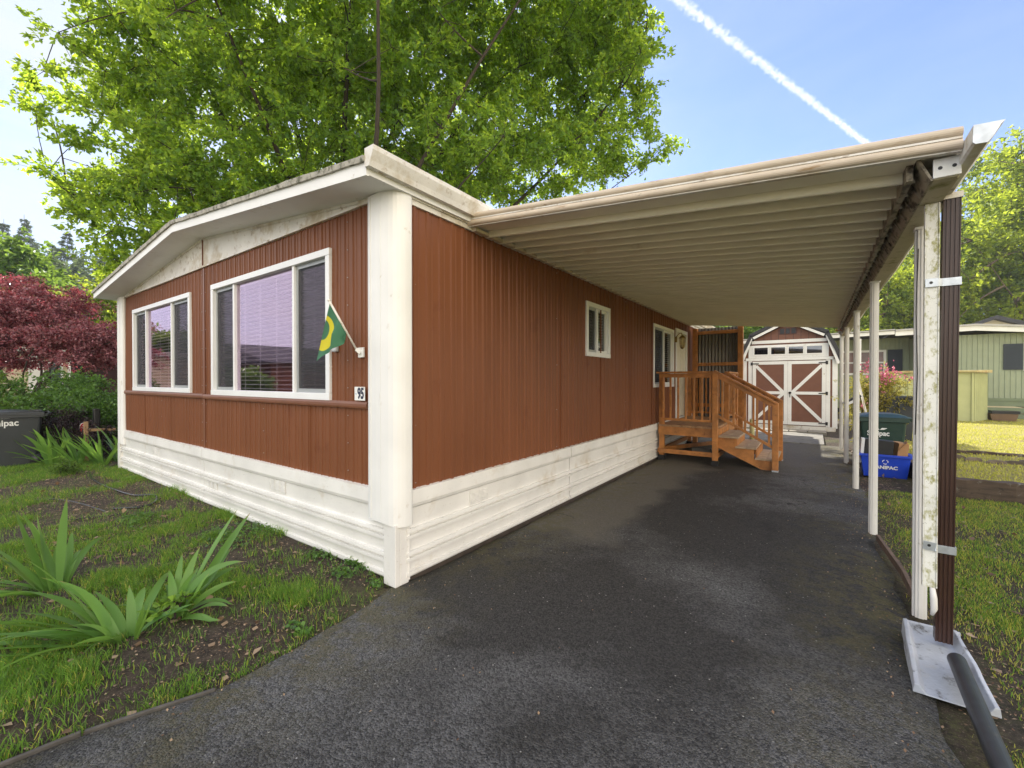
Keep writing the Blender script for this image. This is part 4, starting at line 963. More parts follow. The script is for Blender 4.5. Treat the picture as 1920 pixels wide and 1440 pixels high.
# ------------------------------------------------------------------ bins and recycling on the right
def wheelie(name, base, wx, dy, h, mat, label, yaw, word, wpos, group=None, lidtilt=0, wscale=1.0, leafmark=True, wy=-1):
    t_ = thing(name, base, label, 'bin', group); t_.rotation_euler = (0, 0, 0)
    c, s_ = math.cos(yaw), math.sin(yaw)
    def Wp(x, y, z): return (base[0] + c * x - s_ * y, base[1] + s_ * x + c * y, base[2] + z)
    def taper(z): return .80 + .20 * z / h
    mb = MB(); n_ = 6; vs = []; rr = .045
    for i in range(n_ + 1):
        z = h * i / n_ * .92 + .02; k_ = taper(z)
        for qx, qy in ((-1, -1), (1, -1), (1, 1), (-1, 1)):
            a0 = {(-1, -1): math.pi, (1, -1): 1.5 * math.pi, (1, 1): 0, (-1, 1): .5 * math.pi}[(qx, qy)]
            for e in range(4):
                an = a0 + e / 3 * math.pi / 2
                vs.append(Wp(qx * (wx / 2 * k_ - rr) + rr * math.cos(an), qy * (dy / 2 * k_ - rr) + rr * math.sin(an), z))
    kk = 16; fs = [(i * kk + j, i * kk + (j + 1) % kk, (i + 1) * kk + (j + 1) % kk, (i + 1) * kk + j) for i in range(n_) for j in range(kk)] + [tuple(range(kk))[::-1]]
    mb.add(vs, fs, False)
    mb.build('bin_body', mat, t_)
    mb = MB()
    for (x0, x1, y0, y1, z0, z1) in ((-wx / 2 - .02, wx / 2 + .02, -dy / 2 - .02, -dy / 2 + .01, .84 * h, .92 * h), (-wx / 2 - .02, wx / 2 + .02, dy / 2 - .01, dy / 2 + .02, .84 * h, .92 * h), (-wx / 2 - .02, -wx / 2 + .01, -dy / 2 + .011, dy / 2 - .011, .84 * h, .92 * h), (wx / 2 - .01, wx / 2 + .02, -dy / 2 + .011, dy / 2 - .011, .84 * h, .92 * h)):
        mb.add([Wp(a, b_, z_) for a, b_, z_ in ((x0, y0, z0), (x1, y0, z0), (x1, y1, z0), (x0, y1, z0), (x0, y0, z1), (x1, y0, z1), (x1, y1, z1), (x0, y1, z1))], [(0, 3, 2, 1), (4, 5, 6, 7), (0, 1, 5, 4), (1, 2, 6, 5), (2, 3, 7, 6), (3, 0, 4, 7)])
    mb.build('rim', mat, t_, bevel=.006)
    # domed lid
    mb = MB(); nxl, nyl = 10, 6; vs = []
    for i in range(nxl + 1):
        for j in range(nyl + 1):
            u, v_ = i / nxl * 2 - 1, j / nyl * 2 - 1
            vs.append(Wp(u * (wx / 2 + .04) + .02, v_ * (dy / 2 + .03), .925 * h + .07 * (1 - abs(u) ** 3) * (1 - abs(v_) ** 4) + lidtilt * (u + 1)))
    b0 = len(vs)
    for i in range(nxl + 1):
        for j in range(nyl + 1):
            u, v_ = i / nxl * 2 - 1, j / nyl * 2 - 1
            vs.append(Wp(u * (wx / 2 + .04) + .02, v_ * (dy / 2 + .03), .915 * h + .04 * (1 - abs(u) ** 3) * (1 - abs(v_) ** 4) + lidtilt * (u + 1)))
    q = nyl + 1; fs = []
    for i in range(nxl):
        for j in range(nyl): fs += [(i * q + j, (i + 1) * q + j, (i + 1) * q + j + 1, i * q + j + 1), (b0 + i * q + j, b0 + i * q + j + 1, b0 + (i + 1) * q + j + 1, b0 + (i + 1) * q + j)]
    per = [i * q for i in range(nxl + 1)] + [nxl * q + j for j in range(1, nyl + 1)] + [i * q + nyl for i in range(nxl - 1, -1, -1)] + [j for j in range(nyl - 1, 0, -1)]
    for a, b_ in zip(per, per[1:] + per[:1]): fs.append((a, b_, b0 + b_, b0 + a))
    mb.add(vs, fs); mb.build('lid', mat, t_)
    mb = MB(); mb.tube([Wp(wx / 2, -dy / 2 + .04, .86 * h), Wp(wx / 2 + .09, -dy / 2 + .04, .90 * h), Wp(wx / 2 + .09, dy / 2 - .04, .90 * h), Wp(wx / 2, dy / 2 - .04, .86 * h)], .016, 8); mb.build('handle', mat, t_)
    for y_ in (-dy / 2 + .02, dy / 2 - .02):
        mb = MB(); mb.tube([Wp(wx / 2 * .84, y_ - .03, .11), Wp(wx / 2 * .84, y_ + .03, .11)], .11, 16); mb.build('wheel', BLACK, t_)
    kz = taper(wpos[1])
    text_mesh('printed_word', word, .12 * wscale, PRINT, t_, Wp(wpos[0], -dy / 2 * kz - .004, wpos[1]), (c, s_, 0), (s_ * .02, -c * .02 * 1, 1), bold=.003, width=.30 * wscale)
    if leafmark:
        mb = MB(); 
        for sg in (-1, 1):
            pts = [(0, 0), (.03 * sg, .035), (.075 * sg, .045), (.10 * sg, .03), (.06 * sg, .005)]
            mb.add([Wp(wpos[0] + .02 + x * wscale, -dy / 2 * kz - .006, wpos[1] + .065 * wscale + z * wscale) for x, z in pts], [(0, 1, 2, 3, 4)])
        mb.build('leaf_emblem', PRINT, t_, fixn=False)
    return t_
wheelie('wheelie_bin', (3.52, 8.02, .0), .66, .60, .98, BINGREEN, 'dark green wheeled bin behind the blue recycling box', .05, 'Sanipac', (-.06, .62), wscale=1.0)
bbx = thing('recycling_box', (3.46, 7.0, 0), 'blue recycling box on the ground behind the carport posts', 'recycling box')
bx0, bx1, by0, by1 = 3.17, 3.78, 6.80, 7.22
mb = MB()
def frus(mb, x0, x1, y0, y1, z0, z1, t0, t1, wall=.012):
    cx, cy_ = (x0 + x1) / 2, (y0 + y1) / 2; vs = []
    for z, t_, in_ in ((z0, t0, 0), (z1, t1, 0), (z1, t1, wall), (z0 + wall, t0, wall)):
        for qx, qy in ((-1, -1), (1, -1), (1, 1), (-1, 1)): vs.append((cx + qx * ((x1 - x0) / 2 * t_ - in_), cy_ + qy * ((y1 - y0) / 2 * t_ - in_), z))
    fs = [(3, 2, 1, 0)]
    for k in range(3):
        for j in range(4): fs.append((k * 4 + j, k * 4 + (j + 1) % 4, k * 4 + 4 + (j + 1) % 4, k * 4 + 4 + j))
    fs.append((12, 13, 14, 15)); mb.add(vs, fs)
frus(mb, bx0, bx1, by0, by1, .01, .37, .86, 1.0); mb.build('tub', BLUE, bbx, bevel=.006)
mb = MB(); mb.box(bx0 - .02, bx1 + .02, by0 - .02, by0 + .0, .335, .375); mb.box(bx0 - .02, bx1 + .02, by1, by1 + .02, .335, .375); mb.box(bx1, bx1 + .05, by0 + .001, by1 - .001, .335, .37); mb.box(bx0 - .05, bx0, by0 + .001, by1 - .001, .335, .37)
mb.build('rim', BLUE, bbx, bevel=.005)
text_mesh('printed_word', 'SANIPAC', .07, PRINT, bbx, (3.475, by0 + .006, .17), (1, 0, 0), (0, -.07, 1), bold=.003, width=.30)
mb = MB()
for k in range(3):
    a0 = R(90 + 120 * k); P_ = [Vector((math.cos(a0 + q), 0, math.sin(a0 + q))) for q in (.25, .95, 1.65)]
    c_ = Vector((3.475, by0 + .0, .26)); mb.bar(c_ + P_[0] * .032, c_ + P_[1] * .036, .004, .010); mb.bar(c_ + P_[1] * .036, c_ + P_[2] * .032, .004, .010)
mb.build('recycling_emblem', PRINT, bbx)
bb = thing('black_box', (3.38, 7.0, .1), 'black box standing in the blue recycling box', 'box')
mb = MB(); mb.obox((3.40, 7.0, .38), (.36, .20, .42), Matrix.Rotation(R(4), 3, 'Y')); mb.build('body', BLACK, bb, bevel=.006)
mb = MB(); mb.obox((3.205, 7.0, .40), (.05, .19, .40), Matrix.Rotation(R(4), 3, 'Y')); mb.build('side_panel', PRINT, bb)
cb = MB(); cb.obox((3.66, 7.03, .36), (.13, .26, .40), Matrix.Rotation(R(6), 3, 'Y') @ Matrix.Rotation(R(14), 3, 'Z')); cb.obox((3.70, 6.97, .52), (.012, .20, .16), Matrix.Rotation(R(38), 3, 'Y'))
tag(cb.build('cardboard_box', CARD, bevel=.003), 'brown cardboard box at the right end of the blue recycling box', 'box')
# dark bin among the shrub behind, leaning board, solar light
mb = MB(); frus(mb, 3.86, 4.36, 10.7, 11.2, .15, 1.15, .85, 1.0); mb.box(3.83, 4.40, 10.66, 11.24, 1.15, 1.20)
tag(mb.build('dark_bin', BINGREY, bevel=.02), 'charcoal bin behind the pink flowering shrub', 'bin')
mb = MB(); mb.bar((3.60, 9.55, .05), (3.28, 10.15, 1.92), .10, .03, up=(1, 0, 0)); tag(mb.build('leaning_board', WHITE_OLD, bevel=.003), 'narrow white board leaning behind the rear carport posts', 'board')
sol = thing('solar_light', (3.10, 9.5, 1.2), 'small black solar light panel clipped to the rear carport post', 'light')
mb = MB(); mb.obox((3.22, 9.45, 1.16), (.30, .18, .05), Matrix.Rotation(R(-32), 3, 'Y')); mb.build('panel', BLACK, sol, bevel=.004)
mb = MB(); mb.bar((3.08, 9.86, 1.05), (3.2, 9.5, 1.13), .03, .03); mb.obox((3.20, 9.36, 1.10), (.24, .02, .05), Matrix.Rotation(R(-32), 3, 'Y')); mb.build('bracket', PRINT, sol)
mb = MB(); pts = [(2.97 + .06 * math.cos(a) , 9.0, 2.60 + .02 * math.sin(2 * a)) for a in np.linspace(0, 6, 20)]; mb.tube(pts, .008, 6)
tag(mb.build('orange_cord', M('orange_cord', (.55, .12, .02)), smooth=True), 'short orange cord looped at the rear end of the beam', 'cord')

# ------------------------------------------------------------------ sleepers and edging
def sleeper(p, q, w_, h_, label):
    p = Vector(p); q = Vector(q); L = (q - p).length; n_ = int(L / .15) + 1; mb = MB()
    d = (q - p).normalized(); sv = Vector((-d.y, d.x, 0)); vs = []
    for i in range(n_ + 1):
        c = p + d * L * i / n_
        for a, b_ in ((-1, -1), (1, -1), (1, 1), (-1, 1)):
            j = .012
            vs.append(c + sv * (a * w_ / 2 + random.uniform(-j, j)) + Vector((0, 0, h_ * (b_ + 1) / 2 + (random.uniform(-j, j) if b_ > 0 else 0))))
    fs = [(i * 4 + j, i * 4 + (j + 1) % 4, i * 4 + 4 + (j + 1) % 4, i * 4 + 4 + j) for i in range(n_) for j in range(4)] + [(3, 2, 1, 0), (n_ * 4, n_ * 4 + 1, n_ * 4 + 2, n_ * 4 + 3)]
    mb.add(vs, fs); o = mb.build('railway_sleeper', SLEEPER, bevel=.006); tag(o, label, 'sleeper'); return o
sleeper((4.02, 5.84, 0), (6.6, 5.88, 0), .14, .275, 'old dark sleeper across the right lawn, lichen on its face')
sleeper((6.63, 5.9, 0), (9.2, 5.95, 0), .14, .27, 'old dark sleeper continuing off the right edge of the lawn')
sleeper((3.92, 5.78, 0), (3.86, 8.3, 0), .16, .25, 'old dark sleeper running back beside the blue recycling box')
sleeper((4.7, 9.15, .12), (8.4, 9.35, .12), .12, .14, 'half buried sleeper farther back on the raised lawn')
EDG = M('concrete_edging', (.15, .12, .09), .9, .3, 9, .5, 40)
pts = [(4.55, 8.35), (4.72, 8.12), (4.95, 7.98), (5.18, 8.05)] + [(5.35 + k * .27, 8.12 + .05 * math.sin(k)) for k in range(9)]
for k, (x, y) in enumerate(pts):
    mb = MB(); hh_ = .08 if k < 4 else .11
    prof = [(-.13, 0)] + [(.13 * -math.cos(a), hh_ * .5 + hh_ * .5 * math.sin(a)) for a in np.linspace(0, math.pi, 7)] + [(.13, 0)]
    an = .5 * math.sin(k * 1.3) if k < 4 else .05
    mb.extr(prof, lambda u, z: (x + u * math.cos(an), y + u * math.sin(an) - .02, .19 + z), lambda u, z: (x + u * math.cos(an), y + u * math.sin(an) + .03, .19 + z))
    tag(mb.build('edging_stone', EDG), (['flat edging stone at the left start of the curved row', 'second flat edging stone of the curved row', 'third flat edging stone of the curved row', 'last flat edging stone before the scalloped ones'][k] if k < 4 else ['first', 'second', 'third', 'fourth', 'fifth', 'sixth', 'seventh', 'eighth', 'ninth'][k - 4] + ' scalloped edging stone from the left in the straight row on the lawn'), 'edging stone', 'scalloped edging stones on the lawn')
# footing stones by the rear posts
for k, (x, y) in enumerate(((3.17, 9.8), (3.12, 8.05), (3.3, 9.6))):
    mb = MB(); mb.lathe((x, y, -.01), [(.11, 0), (.10, .04), (.05, .075)], 8); tag(mb.build('stone', EDG), ['rounded grey stone at the foot of the rearmost post', 'rounded grey stone at the foot of the fourth post', 'small grey stone just beside the rearmost post'][k], 'stone')

# ------------------------------------------------------------------ green neighbour home, metal shed, cream house
gh = thing('green_home', (7, 23, 0), 'sage green ribbed mobile home behind the right lawn', 'mobile home')
GY = 21.3
def gmap(u, o, z): return (u, GY - o, z)
def gmap2(u, o, z): return (u, GY + 1.3 - o, z)
def gz(x): return 3.58 - (.03 * (7.43 - x) if x < 7.43 else .11 * (x - 7.43))
PG = [(.0, 0), (.05, 0), (.06, .02), (.09, .02), (.10, 0), (.14, 0)]
ribbed(gmap, 5.85, 10.5, .14, PG, .85, 3.30, [(8.74, 10.0, 1.9, 2.95)]).build('gable_wall', GREENW, gh, fixn=False)
ribbed(gmap2, -1.0, 5.85, .14, PG, .3, 3.4, [(1.2, 2.9, 1.9, 2.9), (3.5, 5.1, 1.8, 2.9)]).build('porch_wall', GREENW, gh, fixn=False)
mb = MB(); mb.box(5.85, 5.88, GY + .002, GY + 1.3, .3, 3.3); mb.box(10.4, 10.5, GY + .002, GY + 8, .3, 3.2); mb.box(-1, 10.5, GY + 8, GY + 8.1, .3, 3.3); mb.build('end_wall', GREENW, gh)
mb = MB(); k = 0
for z0 in (.12, .35, .60): mb.box(5.8, 10.5, GY - .03 + k * .0, GY - .001, z0, z0 + .20)
mb.box(5.8, 10.5, GY - .05, GY - .0305, .80, .90); mb.build('skirting', M('green_skirting', (.17, .21, .13), .6, .08, 3), gh)
mb = MB(); xs = [5.2, 7.43, 10.9]
mb.extr([(x, gz(x) - .16) for x in xs] + [(x, gz(x) + .02) for x in xs[::-1]], lambda x, z: (x, GY - .45, z), lambda x, z: (x, GY - .40, z)); 
mb.extr([(-1, 3.30), (5.18, 3.42), (5.18, 3.56), (-1, 3.44)], lambda x, z: (x, GY - .44, z), lambda x, z: (x, GY - .39, z)); mb.build('fascia', WHITE, gh)
mb = MB(); mb.extr([(x, gz(x) + .021) for x in xs] + [(x, gz(x) + .09) for x in xs[::-1]], lambda x, z: (x, GY - .5, z), lambda x, z: (x, GY + 8.5, z))
mb.extr([(x, gz(x) - .10) for x in xs] + [(x, gz(x) - .06) for x in xs[::-1]], lambda x, z: (x, GY - .398, z), lambda x, z: (x, GY + .0, z))
mb.extr([(-1, 3.46), (5.18, 3.58), (5.18, 3.63), (-1, 3.50)], lambda x, z: (x, GY - .5, z), lambda x, z: (x, GY + 8.5, z))
mb.build('roof', ROOFTOP, gh)
mb = MB(); mb.box(4.02, 4.14, GY - .38, GY - .26, .1, 3.30); mb.build('porch_post', WHITE, gh)
def gwin(f, u0, u1, z0, z1, mull):
    mb = MB(); mbox(mb, f, u0, u1, .0, .05, z1 - .09, z1); mbox(mb, f, u0, u1, .0, .05, z0, z0 + .09); mbox(mb, f, u0, u0 + .09, 0, .05, z0 + .09, z1 - .09); mbox(mb, f, u1 - .09, u1, 0, .05, z0 + .09, z1 - .09)
    if mull == 'h': mbox(mb, f, u0 + .09, u1 - .09, 0, .045, (z0 + z1) / 2 - .03, (z0 + z1) / 2 + .03)
    else: mbox(mb, f, (u0 + u1) / 2 - .04, (u0 + u1) / 2 + .04, 0, .045, z0 + .09, z1 - .09)
    wn = mb.build('window', WHITE, gh); mb = MB(); mbox(mb, f, u0 + .091, u1 - .091, .005, .012, z0 + .091, z1 - .091); mb.build('pane', M('reddish_window', (.20, .12, .10), .15, .3, 2), wn)
gwin(gmap2, 1.2, 2.9, 1.9, 2.9, 'v'); gwin(gmap2, 3.5, 5.1, 1.8, 2.9, 'h'); gwin(gmap, 8.74, 10.0, 1.9, 2.95, 'v')
for f, u in ((gmap2, 5.15), (gmap, 8.24)):
    mb = MB(); mbox(mb, f, u, u + .48, .0221, .045, 1.95, 2.90)
    for j in range(20): mbox(mb, f, u + .05, u + .43, .0451, .055, 2.0 + j * .042, 2.015 + j * .042)
    mb.build('shutter', M('navy_shutter', (.03, .04, .055), .6, .05, 5), gh)
gs = thing('metal_shed', (6, 18.9, .2), 'low olive green metal shed on the lawn before the green home', 'shed')
ft = [(4.84, 18.3), (6.88, 18.36), (7.42, 19.45), (5.0, 19.6)]
mb = MB(); mb.extr(ft, lambda x, y: (x, y, .18), lambda x, y: (x, y, 1.82)); mb.build('wall', GREENS, gs)
mb = MB()
for u in (4.90, 5.2, 5.25, 5.55, 6.05, 6.10, 6.45, 6.5, 6.82): mb.box(u, u + .03, 18.325 + (u - 4.84) * .03 - .07, 18.325 + (u - 4.84) * .03 - .02, .2, 1.8)
for k in range(7): t_ = (k + .5) / 7; mb.box(6.88 + .54 * t_ - .012, 6.88 + .54 * t_ + .03, 18.34 + 1.09 * t_ - .02, 18.34 + 1.09 * t_ + .0, .2, 1.8)
mb.build('door_rib', GREENS, gs)
mb = MB(); rf = [(4.72, 18.18), (6.93, 18.24), (7.56, 19.5), (5.0, 19.75)]; mb.extr(rf, lambda x, y: (x, y, 1.825), lambda x, y: (x, y, 1.89 + (.03 if x > 5 and y > 19 else 0))); mb.build('roof', M('leaf_covered_roof', (.42, .36, .17), .7, .2, 9, .2, 40, dirt=(.35, .17, .06), dirt_amt=.4, dirt_scale=7), gs)
pl = thing('planter_crate', (7.75, 19.4, .2), 'small brown crate on the lawn right of the metal shed', 'crate')
mb = MB(); frus(mb, 7.45, 8.1, 19.2, 19.7, .19, .42, .85, 1.0); mb.build('crate_body', M('brown_crate', (.16, .10, .06)), pl)
mb = MB(); mb.box(7.50, 8.15, 19.25, 19.65, .425, .52); mb.build('dark_contents', BLACK, pl)
ch = thing('cream_house', (14, 33, 0), 'cream gabled house with dark fascia beyond the green home', 'house')
HY = 31.
def hz(x): return 4.75 - .40 * abs(x - 10.24)
mb = MB(); mb.extr([(6.9, 0), (13.6, 0), (13.6, hz(13.6)), (10.24, hz(10.24)), (6.9, hz(6.9))], lambda x, z: (x, HY, z), lambda x, z: (x, HY + 9, z)); mb.build('wall', CREAM, ch)
mb = MB(); mb.extr([(6.5, hz(6.5) - .02), (10.24, hz(10.24)), (14, hz(14) - .02), (14, hz(14) + .2), (10.24, hz(10.24) + .2), (6.5, hz(6.5) + .2)], lambda x, z: (x, HY - .5, z), lambda x, z: (x, HY + 9.5, z)); mb.build('roof', SHINGLE, ch)

# ------------------------------------------------------------------ leaves, twigs, trees
def leaf_arrays(P, size, rg, aspect=.55, up=.3, dirs=None, fold=.18):
    n_ = len(P); d = rg.normal(size=(n_, 3))
    if dirs is not None: d = d * .6 + dirs
    d[:, 2] -= up * .3
    d /= np.linalg.norm(d, axis=1)[:, None] + 1e-9
    nn = rg.normal(size=(n_, 3)) + np.array([0, 0, up * 2]); s = np.cross(d, nn); s /= np.linalg.norm(s, axis=1)[:, None] + 1e-9
    nn = np.cross(s, d); sz = (size * rg.uniform(.65, 1.25, n_))[:, None]
    v = np.stack([P, P + d * sz * .5 + s * sz * aspect * .5 + nn * sz * fold, P + d * sz, P + d * sz * .5 - s * sz * aspect * .5 + nn * sz * fold], 1).reshape(-1, 3)
    b_ = np.arange(n_)[:, None] * 4
    f = np.concatenate([b_ + np.array([0, 1, 2]), b_ + np.array([0, 2, 3])], 1).reshape(-1, 3)
    return v, f
class Twigs:                    # many thin tapered tubes in one mesh
    def __init__(s): s.v = []; s.f = []; s.k = 0
    def add(s, pts, r0, r1, n_=5):
        pts = np.asarray(pts, float); L = len(pts); d = np.gradient(pts, axis=0); d /= np.linalg.norm(d, axis=1)[:, None] + 1e-9
        a = np.cross(d, np.array([.3, .5, .81])); a /= np.linalg.norm(a, axis=1)[:, None] + 1e-9; b_ = np.cross(d, a)
        t_ = np.linspace(0, 1, L)[:, None, None]; rr = r1 + (r0 - r1) * (1 - t_) ** 1.5
        an = np.linspace(0, 2 * np.pi, n_, endpoint=False)[None, :, None]
        ring = pts[:, None, :] + (a[:, None, :] * np.cos(an) + b_[:, None, :] * np.sin(an)) * rr
        i = np.arange(L * n_).reshape(L, n_); j = np.roll(i, -1, 1)
        f = np.stack([i[:-1], j[:-1], j[1:], i[1:]], -1).reshape(-1, 4) + s.k
        s.v.append(ring.reshape(-1, 3)); s.f.append(f); s.k += L * n_
    def build(s, name, mat, parent): return raw(name, np.concatenate(s.v), np.concatenate(s.f), mat, parent, smooth=True)
def curve(p, q, rg, bend=.15, lift=.0, n_=8):
    p = np.asarray(p, float); q = np.asarray(q, float); L = np.linalg.norm(q - p); t_ = np.linspace(0, 1, n_)[:, None]
    m_ = (p + q) / 2 + rg.normal(size=3) * L * bend + np.array([0, 0, L * lift])
    return (1 - t_) ** 2 * p + 2 * t_ * (1 - t_) * m_ + t_ ** 2 * q
def tree(name, base, fork, tr, ells, ncl, twigs_per, leaves_per, lsize, lm, bm_, label, cat='tree', group=None, seed=1, clr=.9, nlimb=14, shell=.45, twig_r=.008, droop=.0, aspect=.55, flat=1.0, secr=.03, spread=.28):
    rg = np.random.default_rng(seed); base = np.array(base, float); fork = np.array(fork, float)
    root = thing(name, tuple(base), label, cat, group)
    E = [(np.array(c, float), np.array(r_, float)) for c, r_ in ells]
    wgt = np.array([r_[0] * r_[1] * r_[2] for _, r_ in E]) ** .8; wgt /= wgt.sum()
    which = rg.choice(len(E), ncl, p=wgt); C_ = []
    ax = np.array([[RT[0], RT[1], 0], [FW[0], FW[1], 0], [0, 0, 1]])
    for k in which:
        d = rg.normal(size=3); d /= np.linalg.norm(d); C_.append(E[k][0] + ((d * rg.uniform() ** shell * E[k][1]) @ ax))
    C_ = np.array(C_); 
    T = Twigs(); Tk = Twigs()
    tp = curve(base, fork, rg, .03, n_=8); Tk.add(tp, tr * 1.15, tr * .7, 12)
    # limbs
    order = [int(rg.integers(ncl))]; dist = np.linalg.norm(C_ - C_[order[0]], axis=1)
    while len(order) < min(nlimb * 8, ncl): k = int(dist.argmax()); order.append(k); dist = np.minimum(dist, np.linalg.norm(C_ - C_[k], axis=1))
    nodes = []
    for k in order[:nlimb]:
        st = tp[int(rg.integers(4, 8))]; pts = curve(st, C_[k], rg, .15, .06, 14); pts[1:-1] += np.cumsum(rg.normal(size=(12, 3)) * .035 * tr * 3, 0) * np.sin(np.linspace(.2, 2.9, 12))[:, None]; Tk.add(pts, tr * .40, .012, 8); nodes.append(pts[2:])
    nd = np.concatenate(nodes)
    sec = []
    for k in order[nlimb:]:
        j = np.linalg.norm(nd - C_[k], axis=1) + .25 * np.linalg.norm(nd - fork, axis=1) * 0; s_ = nd[int(j.argmin())]
        pts = curve(s_, C_[k], rg, .1, .03, 8); T.add(pts, secr * 1.3, secr * .4, 5); sec.append(pts)
    nd2 = np.concatenate([nd] + sec) if sec else nd
    LP = []; LD = []
    clr0 = clr
    for c, k_ in zip(C_, which):
        clr = min(clr0, float(min(E[k_][1])) * .7 + .08)
        s_ = nd2[int(np.linalg.norm(nd2 - c, axis=1).argmin())]
        if np.linalg.norm(s_ - c) > .25: pts = curve(s_, c, rg, .08, 0, 5); T.add(pts, secr * .5, twig_r, 4)
        for q in range(twigs_per):
            off = rg.normal(size=3) * clr * np.array([1, 1, .75 * flat]); tip = c + off + np.array([0, 0, -droop * np.linalg.norm(off)])
            out_ = (tip - c); pts = curve(c, tip, rg, .12, .05, 5)
            if q % 2 == 0 and twig_r > 0: T.add(pts, twig_r, twig_r * .4, 3)
            tt = rg.uniform(.25, 1.08, leaves_per); ii_ = np.clip(tt * 4, 0, 3.999); i0 = ii_.astype(int); fr = (ii_ - i0)[:, None]
            P = pts[i0] * (1 - fr) + pts[i0 + 1] * fr + rg.normal(size=(leaves_per, 3)) * clr * spread * .5
            LP.append(P); LD.append(np.repeat((out_ / (np.linalg.norm(out_) + 1e-6))[None], leaves_per, 0))
    Tk.build('trunk', bm_, root)
    if T.v: T.build('branches', bm_, root)
    P = np.concatenate(LP); v, f = leaf_arrays(P, lsize, rg, aspect, .3, np.concatenate(LD) * .7)
    raw('crown', v, f, lm, root)
    return root
def E3(u, d, z, r): return (place(u, d, z), r)
ob = place(-.40, 14.3, 0)
oak = [E3(-.42, 14.5, 12.8, (7.5, 4.6, 7.2)), E3(.02, 15.3, 12.6, (5.0, 4, 5.0)), E3(.20, 15.3, 13.5, (2.4, 2.5, 3.2)), E3(.27, 15.3, 9.9, (2.0, 1.6, 1.0)),
       E3(-.86, 13.0, 8.4, (2.0, 2.5, 2.9)), E3(-.72, 13.3, 5.6, (2.6, 2.2, 1.6)), E3(-.6, 13, 11.5, (4.5, 4.5, 5)), E3(-.1, 12.5, 15, (6, 5, 4.5)), E3(-.5, 13.5, 6.8, (5.5, 3, 2.0)), E3(-.05, 14.2, 8.6, (5.0, 3, 1.5)),
       E3(-1.10, 12.8, 10.4, (.9, .5, .18)), E3(-1.0, 12.8, 9.9, (.9, .7, .45)), E3(-1.13, 12.7, 7.9, (.9, .4, .15)), E3(-1.03, 12.7, 7.3, (1.2, .6, .30)), E3(-.98, 12.8, 6.5, (.9, .7, .4)), E3(-.92, 12.8, 4.9, (.9, .7, .5))]
tree('oak_tree', ob, np.array(place(-.40, 14.3, 4.2)), .30, oak, 1500, 9, 28, .150, OAKL, BARK2, 'huge spreading oak towering behind the brown mobile home', seed=5, clr=.40, nlimb=18, shell=.42, droop=.06, aspect=.55, secr=.024)
tree('maple_tree', place(-1.12, 10.8, 0), np.array(place(-1.12, 10.8, 1.2)), .09,
     [E3(-1.14, 10.8, 3.25, (1.5, 1.3, .95)), E3(-1.0, 10.5, 2.6, (1.0, .9, .5)), E3(-.98, 10.4, 2.25, (.75, .7, .35)), E3(-1.22, 10.6, 2.4, (1.2, 1.2, .5))],
     190, 9, 34, .075, REDL, BARK2, 'purple leaved maple tree left of the brown mobile home', seed=9, clr=.26, nlimb=7, droop=.15, aspect=.45, flat=.5, secr=.014, twig_r=.003)
tree('round_tree', place(-1.22, 24, 0), np.array(place(-1.22, 24, 3)), .25, [E3(-1.24, 24, 7.0, (3.0, 3, 2.6)), E3(-1.13, 23.5, 5.6, (2.0, 2, 1.6))],
     150, 9, 22, .30, GREENL, BARK, 'bright green broadleaf tree rising above the purple maple', seed=12, clr=.6, nlimb=8, secr=.04)
tree('round_tree', place(-.96, 21, 0), np.array(place(-.96, 21, 2)), .15, [E3(-.97, 21, 4.4, (1.9, 1.6, 1.9)), E3(-.90, 21, 3.2, (1.4, 1.2, 1.4))],
     90, 9, 20, .24, LIMEL, BARK, 'yellow green tree between the purple maple and the left corner column', seed=13, clr=.5, nlimb=6, secr=.03)
# big trees on the right
tree('lime_tree', place(1.22, 38, 0), np.array(place(1.22, 38, 6)), .5, [E3(1.27, 38, 14.5, (9.2, 8, 9.8)), E3(1.02, 38, 10, (6, 5, 6))],
     420, 9, 26, .36, LIMEL, BARK, 'tall lime green tree right of the carport behind the houses', seed=21, clr=1.15, nlimb=16, secr=.08, twig_r=.02)
tree('lime_tree', place(.84, 36, 0), np.array(place(.84, 36, 3)), .3, [E3(.84, 36, 6.8, (5.0, 4, 4.4)), E3(.70, 36, 5.2, (3.5, 3, 2.6))],
     220, 9, 24, .34, LIMEL, BARK, 'lower green tree seen between the carport posts behind the sheds', seed=22, clr=1.0, nlimb=10, secr=.06, twig_r=.02)
tree('garden_tree', place(.53, 26, 0), np.array(place(.53, 26, 2)), .15, [E3(.54, 26, 4.2, (1.6, 1.5, 1.8))],
     60, 8, 18, .24, GREENL, BARK, 'green tree showing in the gap between corrugated screen and shed', seed=23, clr=.5, nlimb=5, secr=.03)
